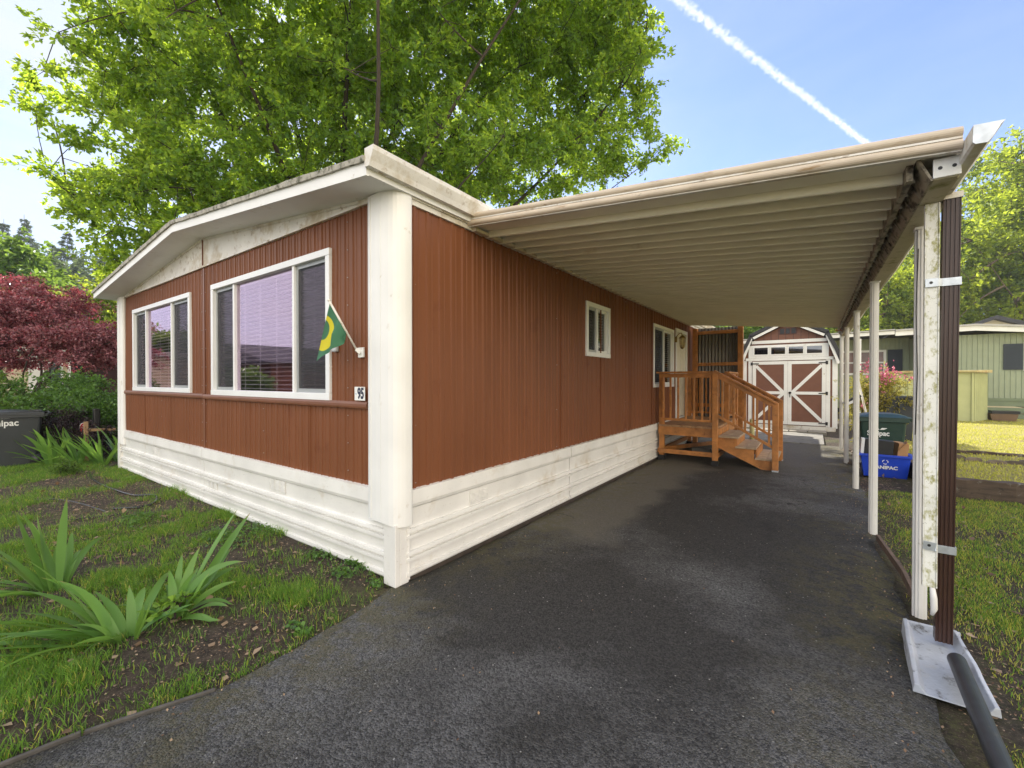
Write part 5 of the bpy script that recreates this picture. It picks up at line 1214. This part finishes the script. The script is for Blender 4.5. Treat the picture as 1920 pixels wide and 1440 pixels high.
# shrubs (leafy from the ground)
def shrub(name, ells, ncl, tp_, lp_, ls, lm, label, seed, clr=.2, cat='shrub', group=None, aspect=.6, bm_=None):
    c = ells[0][0]; b_ = (c[0], c[1], 0)
    return tree(name, b_, np.array((c[0], c[1], min(.25, c[2]))), min(.03, c[2] * .05), ells, ncl, tp_, lp_, ls, lm, bm_ or BARK2, label, cat, group, seed, clr, 6, .45, .003, 0, aspect, 1, .008)
shrub('green_bush', [E3(-1.06, 9.3, .85, (1.35, .8, .85)), E3(-.96, 9.0, .8, (.75, .6, .65))], 170, 8, 22, .062, BUSHL, 'large glossy green bush under the purple maple', 31, .2)
shrub('yellow_bush', [E3(-1.23, 8.9, .9, (.5, .5, .7))], 40, 8, 18, .06, GREENL, 'paler green bush behind the charcoal wheeled bin', 35, .2)
shrub('barberry_bush', [E3(-1.06, 8.3, .55, (.62, .35, .42)), E3(-1.0, 8.2, .35, (.5, .3, .35))], 100, 8, 20, .035, DARKL, 'dark purple leaved bush in front of the green bush', 32, .14)
fb_ = shrub('flowering_shrub', [E3(.85, 9.9, 1.05, (.55, .5, .75)), E3(.86, 9.9, .5, (.4, .4, .5))], 80, 8, 16, .07, leafmat('yellowish_leaves', (.14, .15, .03), (.36, .30, .09), (.55, .5, .08), .45), 'pink flowering shrub with yellowish leaves right of the carport posts', 33, .17, aspect=.3)
rgf = np.random.default_rng(3); P = []
for px, py, k, s_ in ((1630, 688, 36, .08), (1652, 704, 70, .12), (1667, 702, 60, .10), (1640, 700, 30, .12), (1708, 708, 18, .03), (1618, 760, 8, .05), (1655, 720, 30, .12)):
    P.append(np.array(at(px, py, 9.5)) + rgf.normal(size=(k, 3)) * s_)
v, f = leaf_arrays(np.concatenate(P), .06, rgf, .8, .3); raw('blossoms', v, f, PINKL, fb_)
T = Twigs()
for px, py in ((1708, 708), (1690, 700), (1630, 690), (1655, 705)): T.add(curve(at(1645, 760, 9.6), at(px, py, 9.5), rgf, .1), .01, .004, 4)
T.build('flower_stems', BARK, fb_)
shrub('small_bush', [(gat(120, 895)[:2] + (.12,), (.20, .2, .13))], 26, 6, 16, .03, GREENL, 'small bright green bush in the soil of the front bed', 36, .06)
shrub('leafy_plant', [(gat(178, 852)[:2] + (.5,), (.36, .2, .16)), (gat(205, 850)[:2] + (.45,), (.22, .2, .14))], 34, 6, 9, .11, leafmat('bright_broad_leaves', (.12, .24, .04), (.2, .34, .06), (.4, .6, .06), .5), 'bright broad leaved plant beside the far corner column', 37, .10, cat='plant')

# conifers on the rise behind
def conifer_mesh(H, W, seed, dens=1.7):
    rg = np.random.default_rng(seed); T = Twigs(); T.add([(0, 0, 0), (0, 0, H * .5), (0, 0, H)], H * .012, .02, 7); LP = []; LD = []; B_ = Twigs()
    z = H * .12
    while z < H * .985:
        fr = (z / H); L = W * (1 - fr) ** .85 * rg.uniform(.7, 1.15) + .12
        for k in range(int(rg.integers(4, 7))):
            a = rg.uniform(0, 2 * np.pi); l_ = L * rg.uniform(.6, 1.15); dz = -l_ * rg.uniform(.12, .4)
            tip = np.array([math.cos(a) * l_, math.sin(a) * l_, z + dz]); st = np.array([0, 0, z]); pts = curve(st, tip, rg, .03, .10, 6); B_.add(pts, .05 * (1 - fr) + .015, .01, 3)
            nl = int((18 + 26 * l_) * dens); tt = rg.uniform(.12, 1.05, nl) ** .8; ii_ = np.clip(tt * 5, 0, 4.999); i0 = ii_.astype(int); q = (ii_ - i0)[:, None]
            side = np.cross(tip - st, [0, 0, 1.]); side /= np.linalg.norm(side) + 1e-9
            P = pts[i0] * (1 - q) + pts[i0 + 1] * q + side * rg.normal(size=(nl, 1)) * .16 * l_ + np.array([0, 0, -1]) * np.abs(rg.normal(size=(nl, 1))) * .18
            LP.append(P); LD.append(np.repeat((tip - st)[None] / l_, nl, 0) + np.array([0, 0, -.5]))
        z += H * .028 + .10
    v, f = leaf_arrays(np.concatenate(LP), .34, rg, .26, .1, np.concatenate(LD)); return T, B_, v, f
protos = []
CG = 'conifers on the rise beyond the maple'
conif = [(10, 408, 76, 'leftmost tall conifer, its top level with the roof slope'), (48, 400, 74, 'tallest dark conifer, above the round green tree'), (128, 425, 66, 'conifer with drooping branches in the middle of the row'), (100, 450, 70, 'shorter conifer just left of the drooping one'),
         (200, 448, 74, 'conifer beside the left eave of the brown home'), (165, 505, 60, 'dense low conifer in front of the row'), (75, 500, 64, 'low conifer right behind the round green tree'), (205, 520, 56, 'lowest conifer beside the left corner column'), (-25, 440, 70, 'conifer cut off by the left edge of the photo')]
for i, (px, py, d, lab) in enumerate(conif):
    top = at(px, py, d); bz = float(ground_z(top[0], top[1])); Hh = top[2] - bz
    k = i % 3
    if i < 3:
        T, B_, v, f = conifer_mesh(18., 4.2 + k * .7, 50 + k)
        r_ = thing('conifer', (0, 0, 0), lab, 'tree', CG)
        T.build('trunk', BARK2, r_); B_.build('branches', BARK2, r_); raw('crown', v, f, CONL, r_); protos.append(r_)
    else:
        r_ = protos[k].copy(); COL.objects.link(r_); r_['label'] = lab
        for chd in protos[k].children:
            c = chd.copy(); COL.objects.link(c); c.parent = r_
    r_.location = (top[0], top[1], bz - .3); s_ = Hh / 18.; r_.scale = (s_ * .95, s_ * .95, s_); r_.rotation_euler = (0, 0, i * 1.3)
# wooded slope as one mass
rgw = np.random.default_rng(77); P = []
for k in range(260):
    u = rgw.uniform(-1.7, -.72); d = rgw.uniform(48, 105); x, y, _ = place(u, d); gz_ = float(ground_z(x, y)); h_ = rgw.uniform(5, 10)
    nn_ = 170; a = rgw.normal(size=(nn_, 3)); a /= np.linalg.norm(a, axis=1)[:, None]; rr = rgw.uniform(.5, 1, (nn_, 1)) ** .4
    P.append(np.array([x, y, gz_ + h_ * .5]) + a * rr * np.array([3.2, 3.2, h_ * .55]))
for k in range(60):
    u = rgw.uniform(-1.22, -.86); d = rgw.uniform(50, 66); x, y, _ = place(u, d); gz_ = float(ground_z(x, y)); h_ = rgw.uniform(9, 14)
    nn_ = 420; hh_ = rgw.uniform(0, 1, nn_) ** 1.3; an_ = rgw.uniform(0, 6.283, nn_); rr_ = 3.4 * (1 - hh_) ** .8 * rgw.uniform(.4, 1, nn_)
    P.append(np.stack([x + rr_ * np.cos(an_), y + rr_ * np.sin(an_), gz_ + hh_ * h_], -1))
P = np.concatenate(P); v, f = leaf_arrays(P, .75, rgw, .45, .3)
o = raw('wooded_slope', v, f, CONL); tag(o, 'mass of trees covering the far slope at the left', 'woodland', kind='stuff')
# hedge line far right / behind, closing the view
rgw = np.random.default_rng(78); P = []
for k in range(170):
    u = rgw.uniform(.1, 1.9); d = rgw.uniform(44, 60); x, y, _ = place(u, d); h_ = rgw.uniform(4, 7)
    nn_ = 170; a = rgw.normal(size=(nn_, 3)); a /= np.linalg.norm(a, axis=1)[:, None]; rr = rgw.uniform(.5, 1, (nn_, 1)) ** .4
    P.append(np.array([x, y, h_ * .5]) + a * rr * np.array([3.4, 3.4, h_ * .6]))
v, f = leaf_arrays(np.concatenate(P), .7, rgw, .6, .3); tag(raw('far_woodland', v, f, GREENL), 'distant belt of trees behind the houses', 'woodland', kind='stuff')

# ------------------------------------------------------------------ cream neighbour house on the left
nh = thing('neighbour_house', (-22, 0, 0), 'cream sided house partly hidden behind the purple maple', 'house')
mb = MB(); mb.box(-28, -20, -6, 1.3, 0, 2.55); mb.build('wall', CREAM, nh)
mb = MB()
for z in np.arange(.2, 2.5, .2): mb.box(-20, -19.985, -5.98, 1.28, z, z + .012)
mb.build('siding_line', M('siding_shadow_gap', (.35, .31, .23)), nh)
mb = MB(); mb.box(-28.4, -19.5, -6.4, 5.2, 2.56, 2.74); mb.build('roof', ROOFTOP, nh)
mb = MB(); mb.box(-19.97, -19.9, .25, .62, .1, 2.55); mb.box(-19.97, -19.92, 1.22, 1.30, 0, 2.55); mb.box(-19.8, -19.7, 5.0, 5.1, 0, 2.55); mb.build('corner_trim', WHITE, nh)
mb = MB(); mb.box(-19.985, -19.95, .70, 1.10, 1.15, 2.25); wn = mb.build('window', FRAME, nh); mb = MB(); mb.box(-19.949, -19.945, .76, 1.04, 1.21, 2.19); mb.build('pane', M('dull_window', (.10, .13, .14), .1), wn)
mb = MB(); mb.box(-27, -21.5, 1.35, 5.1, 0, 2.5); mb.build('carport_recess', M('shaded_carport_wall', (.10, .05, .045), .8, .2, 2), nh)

# ------------------------------------------------------------------ left bin and bits by the bed
wheelie('wheelie_bin', place(-1.17, 7.75, 0), .70, .72, 1.06, BINGREY, 'charcoal wheeled bin at the left edge beside the irises', R(85), 'Sanipac', (-.13, .80), lidtilt=-.03, wscale=1.25)
al = thing('alarm_sign', gat(157, 862), 'small red octagonal alarm sign on a stake among the irises', 'sign')
ax_, ay_, _ = gat(157, 862)
nv = Vector((CAM[0] - ax_, CAM[1] - ay_, 0)).normalized(); sv = Vector((0, 0, 1)).cross(nv) ; A0 = Vector((ax_, ay_, .62))
mb = MB(); mb.tube([(ax_, ay_, 0), (ax_, ay_, .60)], .008, 6); mb.build('stake', GALV, al)
oc = [(-.055, -.06), (-.03, -.105), (.03, -.105), (.055, -.06), (.055, .05), (.035, .085), (0, .10), (-.035, .085), (-.055, .05)]
mb = MB(); mb.extr([(x * 1.12, z * 1.1) for x, z in oc], lambda x, z: A0 + sv * x + Vector((0, 0, z)) + nv * .009, lambda x, z: A0 + sv * x + Vector((0, 0, z)) + nv * .012); mb.build('border', PRINT, al)
mb = MB(); mb.extr(oc, lambda x, z: A0 + sv * x + Vector((0, 0, z)) + nv * .0125, lambda x, z: A0 + sv * x + Vector((0, 0, z)) + nv * .014); mb.build('face', M('alarm_red', (.45, .012, .02), .4, .02, 4), al)
mb = MB()
for z, wd in ((.055, .05), (.02, .07), (-.0, .075), (-.045, .06), (-.06, .05)): 
    c = A0 + Vector((0, 0, z)) + nv * .0155; mb.bar(c - sv * wd / 2, c + sv * wd / 2, .002, .008)
mb.build('print_line', PRINT, al)
mb = MB(); c1 = place(-1.00, 8.0, .62); c2 = place(-.93, 8.3, .60); mb.bar(c1, c2, .03, .05); mb.box(c1[0] - .03, c1[0] + .03, c1[1] - .03, c1[1] + .03, 0, .78)
tag(mb.build('low_wood_rail', M('bare_wood', (.30, .19, .10), .7, .2, 9), bevel=.004), 'low bare wood rail and stake running to the far corner column', 'rail')
mb = MB(); c1 = place(-.975, 8.35, 0); mb.box(c1[0] - .06, c1[0] + .06, c1[1] - .05, c1[1] + .05, 0, 1.0); tag(mb.build('dark_meter_post', BLACK, bevel=.02), 'dark post standing in front of the green bush', 'post')
def ground_line(pts, r, name, label, mat, cat):
    P = [gat(*p) for p in pts]; Q = []
    for i in range(len(P) - 1):
        for t_ in np.linspace(0, 1, 6, endpoint=False):
            p0 = P[max(i - 1, 0)]; p1 = P[i]; p2 = P[i + 1]; p3 = P[min(i + 2, len(P) - 1)]
            c = [.5 * ((2 * p1[k]) + (-p0[k] + p2[k]) * t_ + (2 * p0[k] - 5 * p1[k] + 4 * p2[k] - p3[k]) * t_ ** 2 + (-p0[k] + 3 * p1[k] - 3 * p2[k] + p3[k]) * t_ ** 3) for k in (0, 1)]
            Q.append((c[0], c[1], float(ground_z(c[0], c[1])) + r * 1.3))
    mb = MB(); mb.tube(Q, r, 8); tag(mb.build(name, mat), label, cat)
ground_line([(168, 893), (170, 903), (190, 915), (215, 925), (250, 934), (280, 935), (292, 941), (285, 951), (260, 958), (230, 960), (208, 961)], .013, 'garden_hose', 'black garden hose curling over the bare soil of the front bed', M('hose_black', (.03, .03, .032), .25, .1, 4), 'hose')
ground_line([(62, 945), (100, 943), (140, 948), (175, 957), (200, 966)], .007, 'drip_tube', 'thin grey drip tube lying left of the garden hose', GREYPIPE, 'tube')
ground_line([(118, 985), (150, 980), (200, 975), (240, 968)], .007, 'drip_tube', 'thin black drip tube lying in front of the garden hose', BLACK, 'tube')
ground_line([(385, 1025), (405, 1005), (425, 985), (440, 976)], .006, 'drip_tube', 'short black tube sticking out of the weeds by the skirting', BLACK, 'tube')

# ------------------------------------------------------------------ irises
def iris_clump(name, base, leaves, label, cat='iris', seed=1, group=None, w0=.026):
    rg = np.random.default_rng(seed); V = []; F = []; AT = []
    bz = float(ground_z(base[0], base[1]))
    leaves = list(leaves) + [(leaves[int(rg.integers(len(leaves)))][0] + rg.normal() * 22, rg.uniform(.22, .55), rg.uniform(20, 80), rg.uniform(20, 110), rg.uniform(.01, .07)) for _ in range(8)]
    for az, L, e0, curl, sp in leaves:        # azimuth, length, start elevation, droop, root offset
        n_ = 12; a = R(az); hd = np.array([math.cos(a), math.sin(a), 0]); p = np.array([base[0] + hd[0] * sp + rg.normal() * .012, base[1] + hd[1] * sp + rg.normal() * .012, bz - .02]); e = R(e0)
        sd_ = np.array([-hd[1], hd[0], 0]); tw = rg.uniform(-.45, .45); k0 = len(V); bend = rg.uniform(-.02, .02); w_ = w0 * rg.uniform(.8, 1.2) * (.7 + .5 * L)
        for i in range(n_ + 1):
            t_ = i / n_; w_ = w_; dirv = hd * math.cos(e) + np.array([0, 0, math.sin(e)]); up_ = -hd * math.sin(e) + np.array([0, 0, math.cos(e)])
            ww = w_ * (min(1, .55 + t_ * 1.3) if t_ < .6 else 1) * (1 - ((max(t_, .45) - .45) / .55) ** 2.0) + .0012
            cr = (sd_ * math.cos(tw + t_ * .5) + up_ * math.sin(tw + t_ * .5))
            nrm_ = np.cross(cr, dirv)
            V += [p - cr * ww, p + nrm_ * ww * .28, p + cr * ww]; AT += [(t_, -ww / .03, k0), (t_, 0, k0), (t_, ww / .03, k0)]
            p = p + dirv * L / n_ + sd_ * bend * t_; e -= R(curl) / n_ * (0.4 + 1.2 * t_)
            if p[2] < bz + .03 and e < 0: e *= .3; p[2] = bz + .03
        for i in range(n_): q = k0 + i * 3; F += [(q, q + 1, q + 4, q + 3), (q + 1, q + 2, q + 5, q + 4)]
    o = raw(name, V, F, IRISL, smooth=True)
    at_ = o.data.attributes.new('along', 'FLOAT_VECTOR', 'POINT'); at_.data.foreach_set('vector', np.array(AT, dtype=np.float32).ravel())
    return tag(o, label, cat, group)
camaz = math.degrees(YAW)       # azimuth of the image's right direction
LFT = 180 + camaz; FAR = 90 + camaz
iris_clump('iris_plant', gat(105, 1118), [(LFT - 12, .62, 66, 20, .03), (LFT + 5, .66, 74, 10, .0), (FAR, .68, 88, 4, .01), (LFT - 20, .55, 72, 8, .02), (LFT, .58, 40, 25, .05), (LFT + 8, .60, 24, 30, .06), (LFT + 15, .62, 12, 25, .06), (LFT - 2, .55, 18, 25, .06), (LFT + 60, .40, 40, 95, .04), (LFT + 40, .42, 35, 90, .03), (LFT - 6, .70, 60, 18, .03), (LFT + 10, .60, 50, 40, .05), (LFT + 2, .50, 80, 12, .02), (LFT + 20, .5, 30, 40, .05), (FAR + 30, .5, 70, 40, .03), (LFT - 30, .45, 55, 60, .03)],
           'tall iris clump at the left edge of the foreground bed', seed=3)
iris_clump('iris_plant', gat(232, 1212), [(LFT + 8, .72, 58, 32, .05), (LFT, .62, 34, 42, .08), (LFT + 5, .75, 20, 28, .10), (LFT + 12, .80, 12, 20, .12), (LFT + 20, .85, 8, 18, .10), (LFT + 28, .70, 22, 40, .08), (LFT - 10, .50, 50, 40, .05), (LFT - 14, .45, 30, 45, .06), (LFT + 34, .8, 10, 14, .12), (LFT + 10, .55, 30, 60, .1), (LFT + 16, .68, 38, 60, .06),
            (LFT - 25, .38, 60, 40, .02), (camaz, .26, 76, 20, .04), (FAR, .30, 80, 15, .02), (LFT + 70, .26, 50, 80, .02), (LFT + 100, .20, 60, 60, .02), (camaz + 10, .30, 68, 10, .05), (LFT + 3, .66, 48, 50, .05), (LFT - 5, .58, 62, 45, .04), (LFT + 14, .74, 26, 40, .08), (LFT + 22, .6, 36, 70, .06), (LFT - 18, .42, 44, 70, .05), (FAR + 20, .36, 60, 80, .03), (camaz + 40, .32, 50, 90, .03), (LFT + 45, .5, 30, 60, .05), (LFT + 30, .8, 16, 22, .1)], 'sprawling iris clump with long leaves fanning out to the left in the foreground', seed=4)
iris_clump('iris_plant', gat(322, 1168), [(camaz + 60, .72, 64, 8, .02), (camaz + 50, .72, 57, 12, .03), (FAR, .30, 84, 20, .01), (FAR + 20, .34, 78, 60, .01), (camaz - 10, .40, 40, 60, .03), (camaz - 25, .34, 34, 95, .03), (LFT, .34, 34, 45, .03), (LFT + 30, .22, 60, 60, .02), (FAR - 10, .45, 75, 25, .02), (camaz + 30, .36, 50, 80, .03), (FAR + 40, .30, 55, 70, .03)],
           'iris clump leaning right with two tall blades in the foreground', seed=6)
shrub('broadleaf_sprout', [(gat(325, 1172)[:2] + (.14,), (.08, .08, .06))], 7, 4, 5, .05, leafmat('bright_broad_leaves', (0, 0, 0), (0, 0, 0), (0, 0, 0)), 'leafy green sprout at the foot of the right iris clump', 38, .03, cat='plant')
rgi = np.random.default_rng(8)
for k, (px, py, n_, lab) in enumerate(((62, 868, 15, 'iris clump beside the charcoal bin, leftmost of the far row'), (98, 876, 15, 'second iris clump from the charcoal bin in the far row'), (128, 866, 14, 'iris clump in the middle of the far row, partly yellow leaves'), (150, 876, 13, 'iris clump right of the middle in the far row'), (196, 874, 14, 'iris clump before the bright broad leaved plant'), (228, 868, 8, 'small iris clump against the far corner column'))):
    iris_clump('iris_plant', gat(px, py), [(rgi.uniform(0, 360) * .5 + LFT - 90 * rgi.uniform(-.3, 1) * 1, rgi.uniform(.5, .85), rgi.uniform(40, 85), rgi.uniform(5, 45), rgi.uniform(.02, .12)) for _ in range(n_)], lab, seed=20 + k, group='irises in the far row by the corner column', w0=.026)

# ------------------------------------------------------------------ grass and litter
def blades(name, X_, Y_, Zf, h, wd, mat, label, seed, hv=None):
    rg = np.random.default_rng(seed); n_ = len(X_); z = Zf; a = rg.uniform(0, 2 * np.pi, n_); hh = h * rg.uniform(.45, 1.3, n_) * (hv if hv is not None else 1)
    ln = rg.uniform(.1, .9, n_) * hh; la = rg.uniform(0, 2 * np.pi, n_)
    b0 = np.stack([X_, Y_, z - .005], -1); sd_ = np.stack([np.cos(a), np.sin(a), 0 * a], -1) * wd / 2
    mid = b0 + np.stack([np.cos(la) * ln * .35, np.sin(la) * ln * .35, hh * .6], -1); tip = b0 + np.stack([np.cos(la) * ln, np.sin(la) * ln, hh], -1)
    v = np.stack([b0 - sd_, b0 + sd_, mid + sd_ * .8, mid - sd_ * .8, tip], 1).reshape(-1, 3); b_ = np.arange(n_)[:, None] * 5
    f = np.concatenate([b_ + np.array([0, 1, 2]), b_ + np.array([0, 2, 3]), b_ + np.array([3, 2, 4])], 1).reshape(-1, 3)
    return tag(raw(name, v, f, mat), label, 'grass', kind='stuff')
def scatter(n_, x0, x1, y0, y1, seed):
    rg = np.random.default_rng(seed); return rg.uniform(x0, x1, n_), rg.uniform(y0, y1, n_), rg
# front bed: density in patches, sparser bare soil by the hose
x, y, rg = scatter(560000, -9.5, .25, -3.6, .0, 1)
d0 = sstep(.40, .62, fbm(x, y, .55, 61)) * (.35 + .9 * sstep(.35, .65, fbm(x, y, .11, 62)))
dens = np.maximum(d0, .13 * sstep(.4, .6, fbm(x, y, .2, 55)))
bare = np.exp(-(((x + 4.6) / 1.7) ** 2 + ((y + .85) / .5) ** 2)); dens = dens * (1 - .9 * bare)
dcam = np.hypot(x - CAM[0], y - CAM[1]); dens = dens * np.clip(4.5 / dcam, .3, 1)
keep = (rg.uniform(size=len(x)) < dens) & (x < dw_left(y) - .03)
x, y = x[keep], y[keep]; hv = .35 + 1.3 * fbm(x, y, .22, 63)
sel = rg.uniform(size=len(x)) < .13
blades('grass', x[~sel], y[~sel], ground_z(x[~sel], y[~sel]), .058, .0042, GRASSL, 'patchy green grass of the front bed', 2, hv[~sel])
blades('dry_grass', x[sel], y[sel], ground_z(x[sel], y[sel]), .05, .004, LAWNL, 'dry yellow blades between the green grass of the front bed', 12, hv[sel])
x, y, rg = scatter(470000, 3.1, 8.6, -.8, 5.75, 3)
dens = (.25 + .75 * sstep(.25, .50, fbm(x, y, .5, 64))) * (.45 + .7 * fbm(x, y, .12, 65)) * sstep(3.05, 3.5, x + .3 * (fbm(x, y, .3, 12) - .5)); dens *= np.clip(4.5 / np.hypot(x - CAM[0], y - CAM[1]), .3, 1); keep = (rg.uniform(size=len(x)) < dens) & ~((x < 3.34) & (y > .6) & (y < 1.5))
x, y = x[keep], y[keep]; hv = .45 + .9 * fbm(x, y, .25, 66)
sel = rg.uniform(size=len(x)) < .3 + .35 * fbm(x, y, .7, 77)
blades('grass', x[~sel], y[~sel], ground_z(x[~sel], y[~sel]), .042, .0045, GRASSL, 'short green grass right of the driveway', 4, hv[~sel])
blades('dry_grass', x[sel], y[sel], ground_z(x[sel], y[sel]), .036, .0045, LAWNL, 'straw coloured blades in the grass right of the driveway', 14, hv[sel])
x, y, rg = scatter(260000, 3.95, 22, 5.95, 21, 5)
dens = sstep(.15, .5, fbm(x, y, .8, 67)) * np.clip(9 / np.hypot(x - CAM[0], y - CAM[1]), .3, 1); keep = (rg.uniform(size=len(x)) < dens)
x, y = x[keep], y[keep]; blades('grass', x, y, ground_z(x, y), .045, .010, LAWNL, 'sunlit dry lawn behind the sleepers', 6, .5 + .8 * fbm(x, y, .5, 68))
x, y, rg = scatter(60000, -16, -7.4, -2.5, 6, 7)
keep = rg.uniform(size=len(x)) < sstep(.3, .5, fbm(x, y, .6, 69)); x, y = x[keep], y[keep]
blades('grass', x, y, ground_z(x, y), .05, .009, GRASSL, 'grass around the bin and the maple', 8, .5 + .8 * fbm(x, y, .5, 68))
# low weeds along the skirting
P = []
for px, py, k, s_ in ((430, 1020, 260, .16), (480, 1005, 260, .16), (400, 1010, 150, .12), (680, 1065, 160, .07), (640, 1085, 120, .08), (250, 985, 160, .14), (270, 975, 120, .12), (560, 1180, 60, .05), (700, 1100, 60, .04), (160, 925, 40, .08), (600, 1050, 120, .10)):
    c = gat(px, py); q = np.array(c) + rgi.normal(size=(k, 3)) * np.array([s_, s_ * .5, 0]); q[:, 1] = np.minimum(q[:, 1], -.03); q[:, 2] = ground_z(q[:, 0], q[:, 1]) + rgi.uniform(.01, .05, k); P.append(q)
P = np.concatenate(P); v, f = leaf_arrays(P, .030, rgi, .8, 2.0); tag(raw('weeds', v, f, BUSHL), 'low leafy weeds along the foot of the skirting', 'weeds', kind='stuff')
# fallen leaves, bark chips
def litter(n_, boxes, size, mat, name, label, seed, extra=None):
    rg = np.random.default_rng(seed); P = []
    for x0, x1, y0, y1, share in boxes:
        k = int(n_ * share); xx = rg.uniform(x0, x1, k); yy = rg.uniform(y0, y1, k); P.append(np.stack([xx, yy, ground_z(xx, yy) + .008 + rg.uniform(0, .012, k)], -1))
    P = np.concatenate(P); v, f = leaf_arrays(P, size, rg, .7, 3.0, fold=.1); v[:, 2] = np.maximum(v[:, 2], np.repeat(P[:, 2], 4) - .003); tag(raw(name, v, f, mat), label, 'litter', kind='stuff')
litter(1100, [(-8, .1, -3, -.1, .75), (3.15, 4.6, .6, 5.7, .2), (3.2, 3.9, 6, 10, .1)], .055, LITTERL, 'fallen_leaves', 'dry brown leaves scattered over the beds', 41)
litter(16000, [(-7.5, -2.5, -1.5, -.05, .55), (-2.5, 0.1, -3, -.05, .25), (3.12, 3.5, .6, 9.5, .2)], .018, LITTERL, 'bark_chips', 'small bark chips and dead stalks lying on the soil', 42)
rg = np.random.default_rng(43); k = 700; xx = np.where(rg.uniform(size=k) < .5, 3.05 - np.abs(rg.normal(size=k)) * .16, np.where(rg.uniform(size=k) < .5, .1 + np.abs(rg.normal(size=k)) * .12, rg.uniform(.08, 3.0, k))); yy = rg.uniform(-1.6, 9, k); P = np.stack([xx, yy, xx * 0 + .026], -1); v, f = leaf_arrays(P, .014, rg, .8, 3.0, fold=.1)
tag(raw('crumbs', v, f, LITTERL), 'tiny leaf crumbs scattered on the asphalt', 'litter', kind='stuff')

# ------------------------------------------------------------------ what the windows mirror: the far side of the street
oh = thing('opposite_house', (-38, -14, 0), 'low brown house across the street with a pale carport', 'house')
mb = MB(); mb.box(-48, -33, -22, -14.5, 0, 3.0); mb.build('wall', BROWN, oh)
mb = MB(); mb.extr([(-49, 3.0), (-32, 3.0), (-40.5, 4.9)], lambda x, z: (x, -22.5, z), lambda x, z: (x, -13.8, z)); mb.build('roof', SHINGLE, oh)
mb = MB(); mb.box(-60, -49.5, -20, -13, 2.7, 3.1); mb.box(-60, -59.8, -13.2, -13, 0, 2.7); mb.box(-55, -54.8, -13.2, -13, 0, 2.7); mb.box(-49.8, -49.6, -13.2, -13, 0, 2.7); mb.build('carport', M('terracotta_beam', (.35, .16, .10), .6), oh)
def shrub2(*a, **k): return shrub(*a, **k)
tree('street_tree', (-44, -11, 0), np.array((-44, -11, 2.)), .2, [((-44, -11, 3.4), (2.6, 2.6, 2.4))], 90, 9, 18, .35, GREENL, BARK, 'bushy evergreen across the street', seed=91, clr=.7, nlimb=6, secr=.04)
tree('street_tree', (-31, -12, 0), np.array((-31, -12, .6)), .1, [((-31, -12, 1.2), (3.4, 1.2, 1.1))], 90, 9, 18, .2, BUSHL, BARK, 'clipped hedge like tree across the street', seed=92, clr=.35, nlimb=6, secr=.02)

# ------------------------------------------------------------------ contrail
ca = Vector(at(1130, -100, 2500)); cb_ = Vector(at(1650, 292, 5600))
ax = (cb_ - ca); Lc = ax.length; q = ax.to_track_quat('Z', 'Y')
mb = MB(); mb.tube([(0, 0, Lc * i / 12) for i in range(13)], 68, 14)
ct = mb.build('contrail', None or M('tmp', (1, 1, 1))); ct.location = ca; ct.rotation_mode = 'QUATERNION'; ct.rotation_quaternion = q
m = bpy.data.materials.new('contrail_vapour'); m.use_nodes = True; n = m.node_tree.nodes; l = m.node_tree.links; n.remove(n['Principled BSDF'])
t = n.new("ShaderNodeTexCoord"); sx = n.new("ShaderNodeSeparateXYZ"); l.new(t.outputs['Object'], sx.inputs[0])
r2 = addm(addm(addm(sx.outputs['X'], sx.outputs['X'], 'MULTIPLY'), addm(sx.outputs['Y'], sx.outputs['Y'], 'MULTIPLY')), .5, 'POWER')
rr = addm(r2, 68., 'DIVIDE')
nzv = n.new("ShaderNodeTexNoise"); nzv.inputs['Scale'].default_value = .030; nzv.inputs['Detail'].default_value = 5; l.new(t.outputs['Object'], nzv.inputs['Vector'])
dn = addm(addm(addm(1.25, rr, 'SUBTRACT'), addm(nzv.outputs[0], 1.55, 'MULTIPLY'), 'SUBTRACT'), .036, 'MULTIPLY')
dn = addm(dn, 0.0, 'MAXIMUM')
pv = n.new("ShaderNodeVolumePrincipled"); pv.inputs['Color'].default_value = (1, 1, 1, 1); l.new(dn, pv.inputs['Density'])
l.new(pv.outputs[0], n['Material Output'].inputs['Volume'])
ct.data.materials.clear(); ct.data.materials.append(m)
tag(ct, 'long white contrail crossing the blue sky above the carport', 'contrail')

# ------------------------------------------------------------------ air between here and the far slope
mb = MB(); mb.box(-160, 90, -60, 160, -1.5, 46)
hz_ = mb.build('haze', M('tmp2', (1, 1, 1))); m = bpy.data.materials.new('air'); m.use_nodes = True; n = m.node_tree.nodes; n.remove(n['Principled BSDF'])
pv = n.new("ShaderNodeVolumePrincipled"); pv.inputs['Color'].default_value = (.80, .88, 1, 1); pv.inputs['Density'].default_value = .0006; m.node_tree.links.new(pv.outputs[0], n['Material Output'].inputs['Volume'])
hz_.data.materials.clear(); hz_.data.materials.append(m); tag(hz_, kind='stuff')
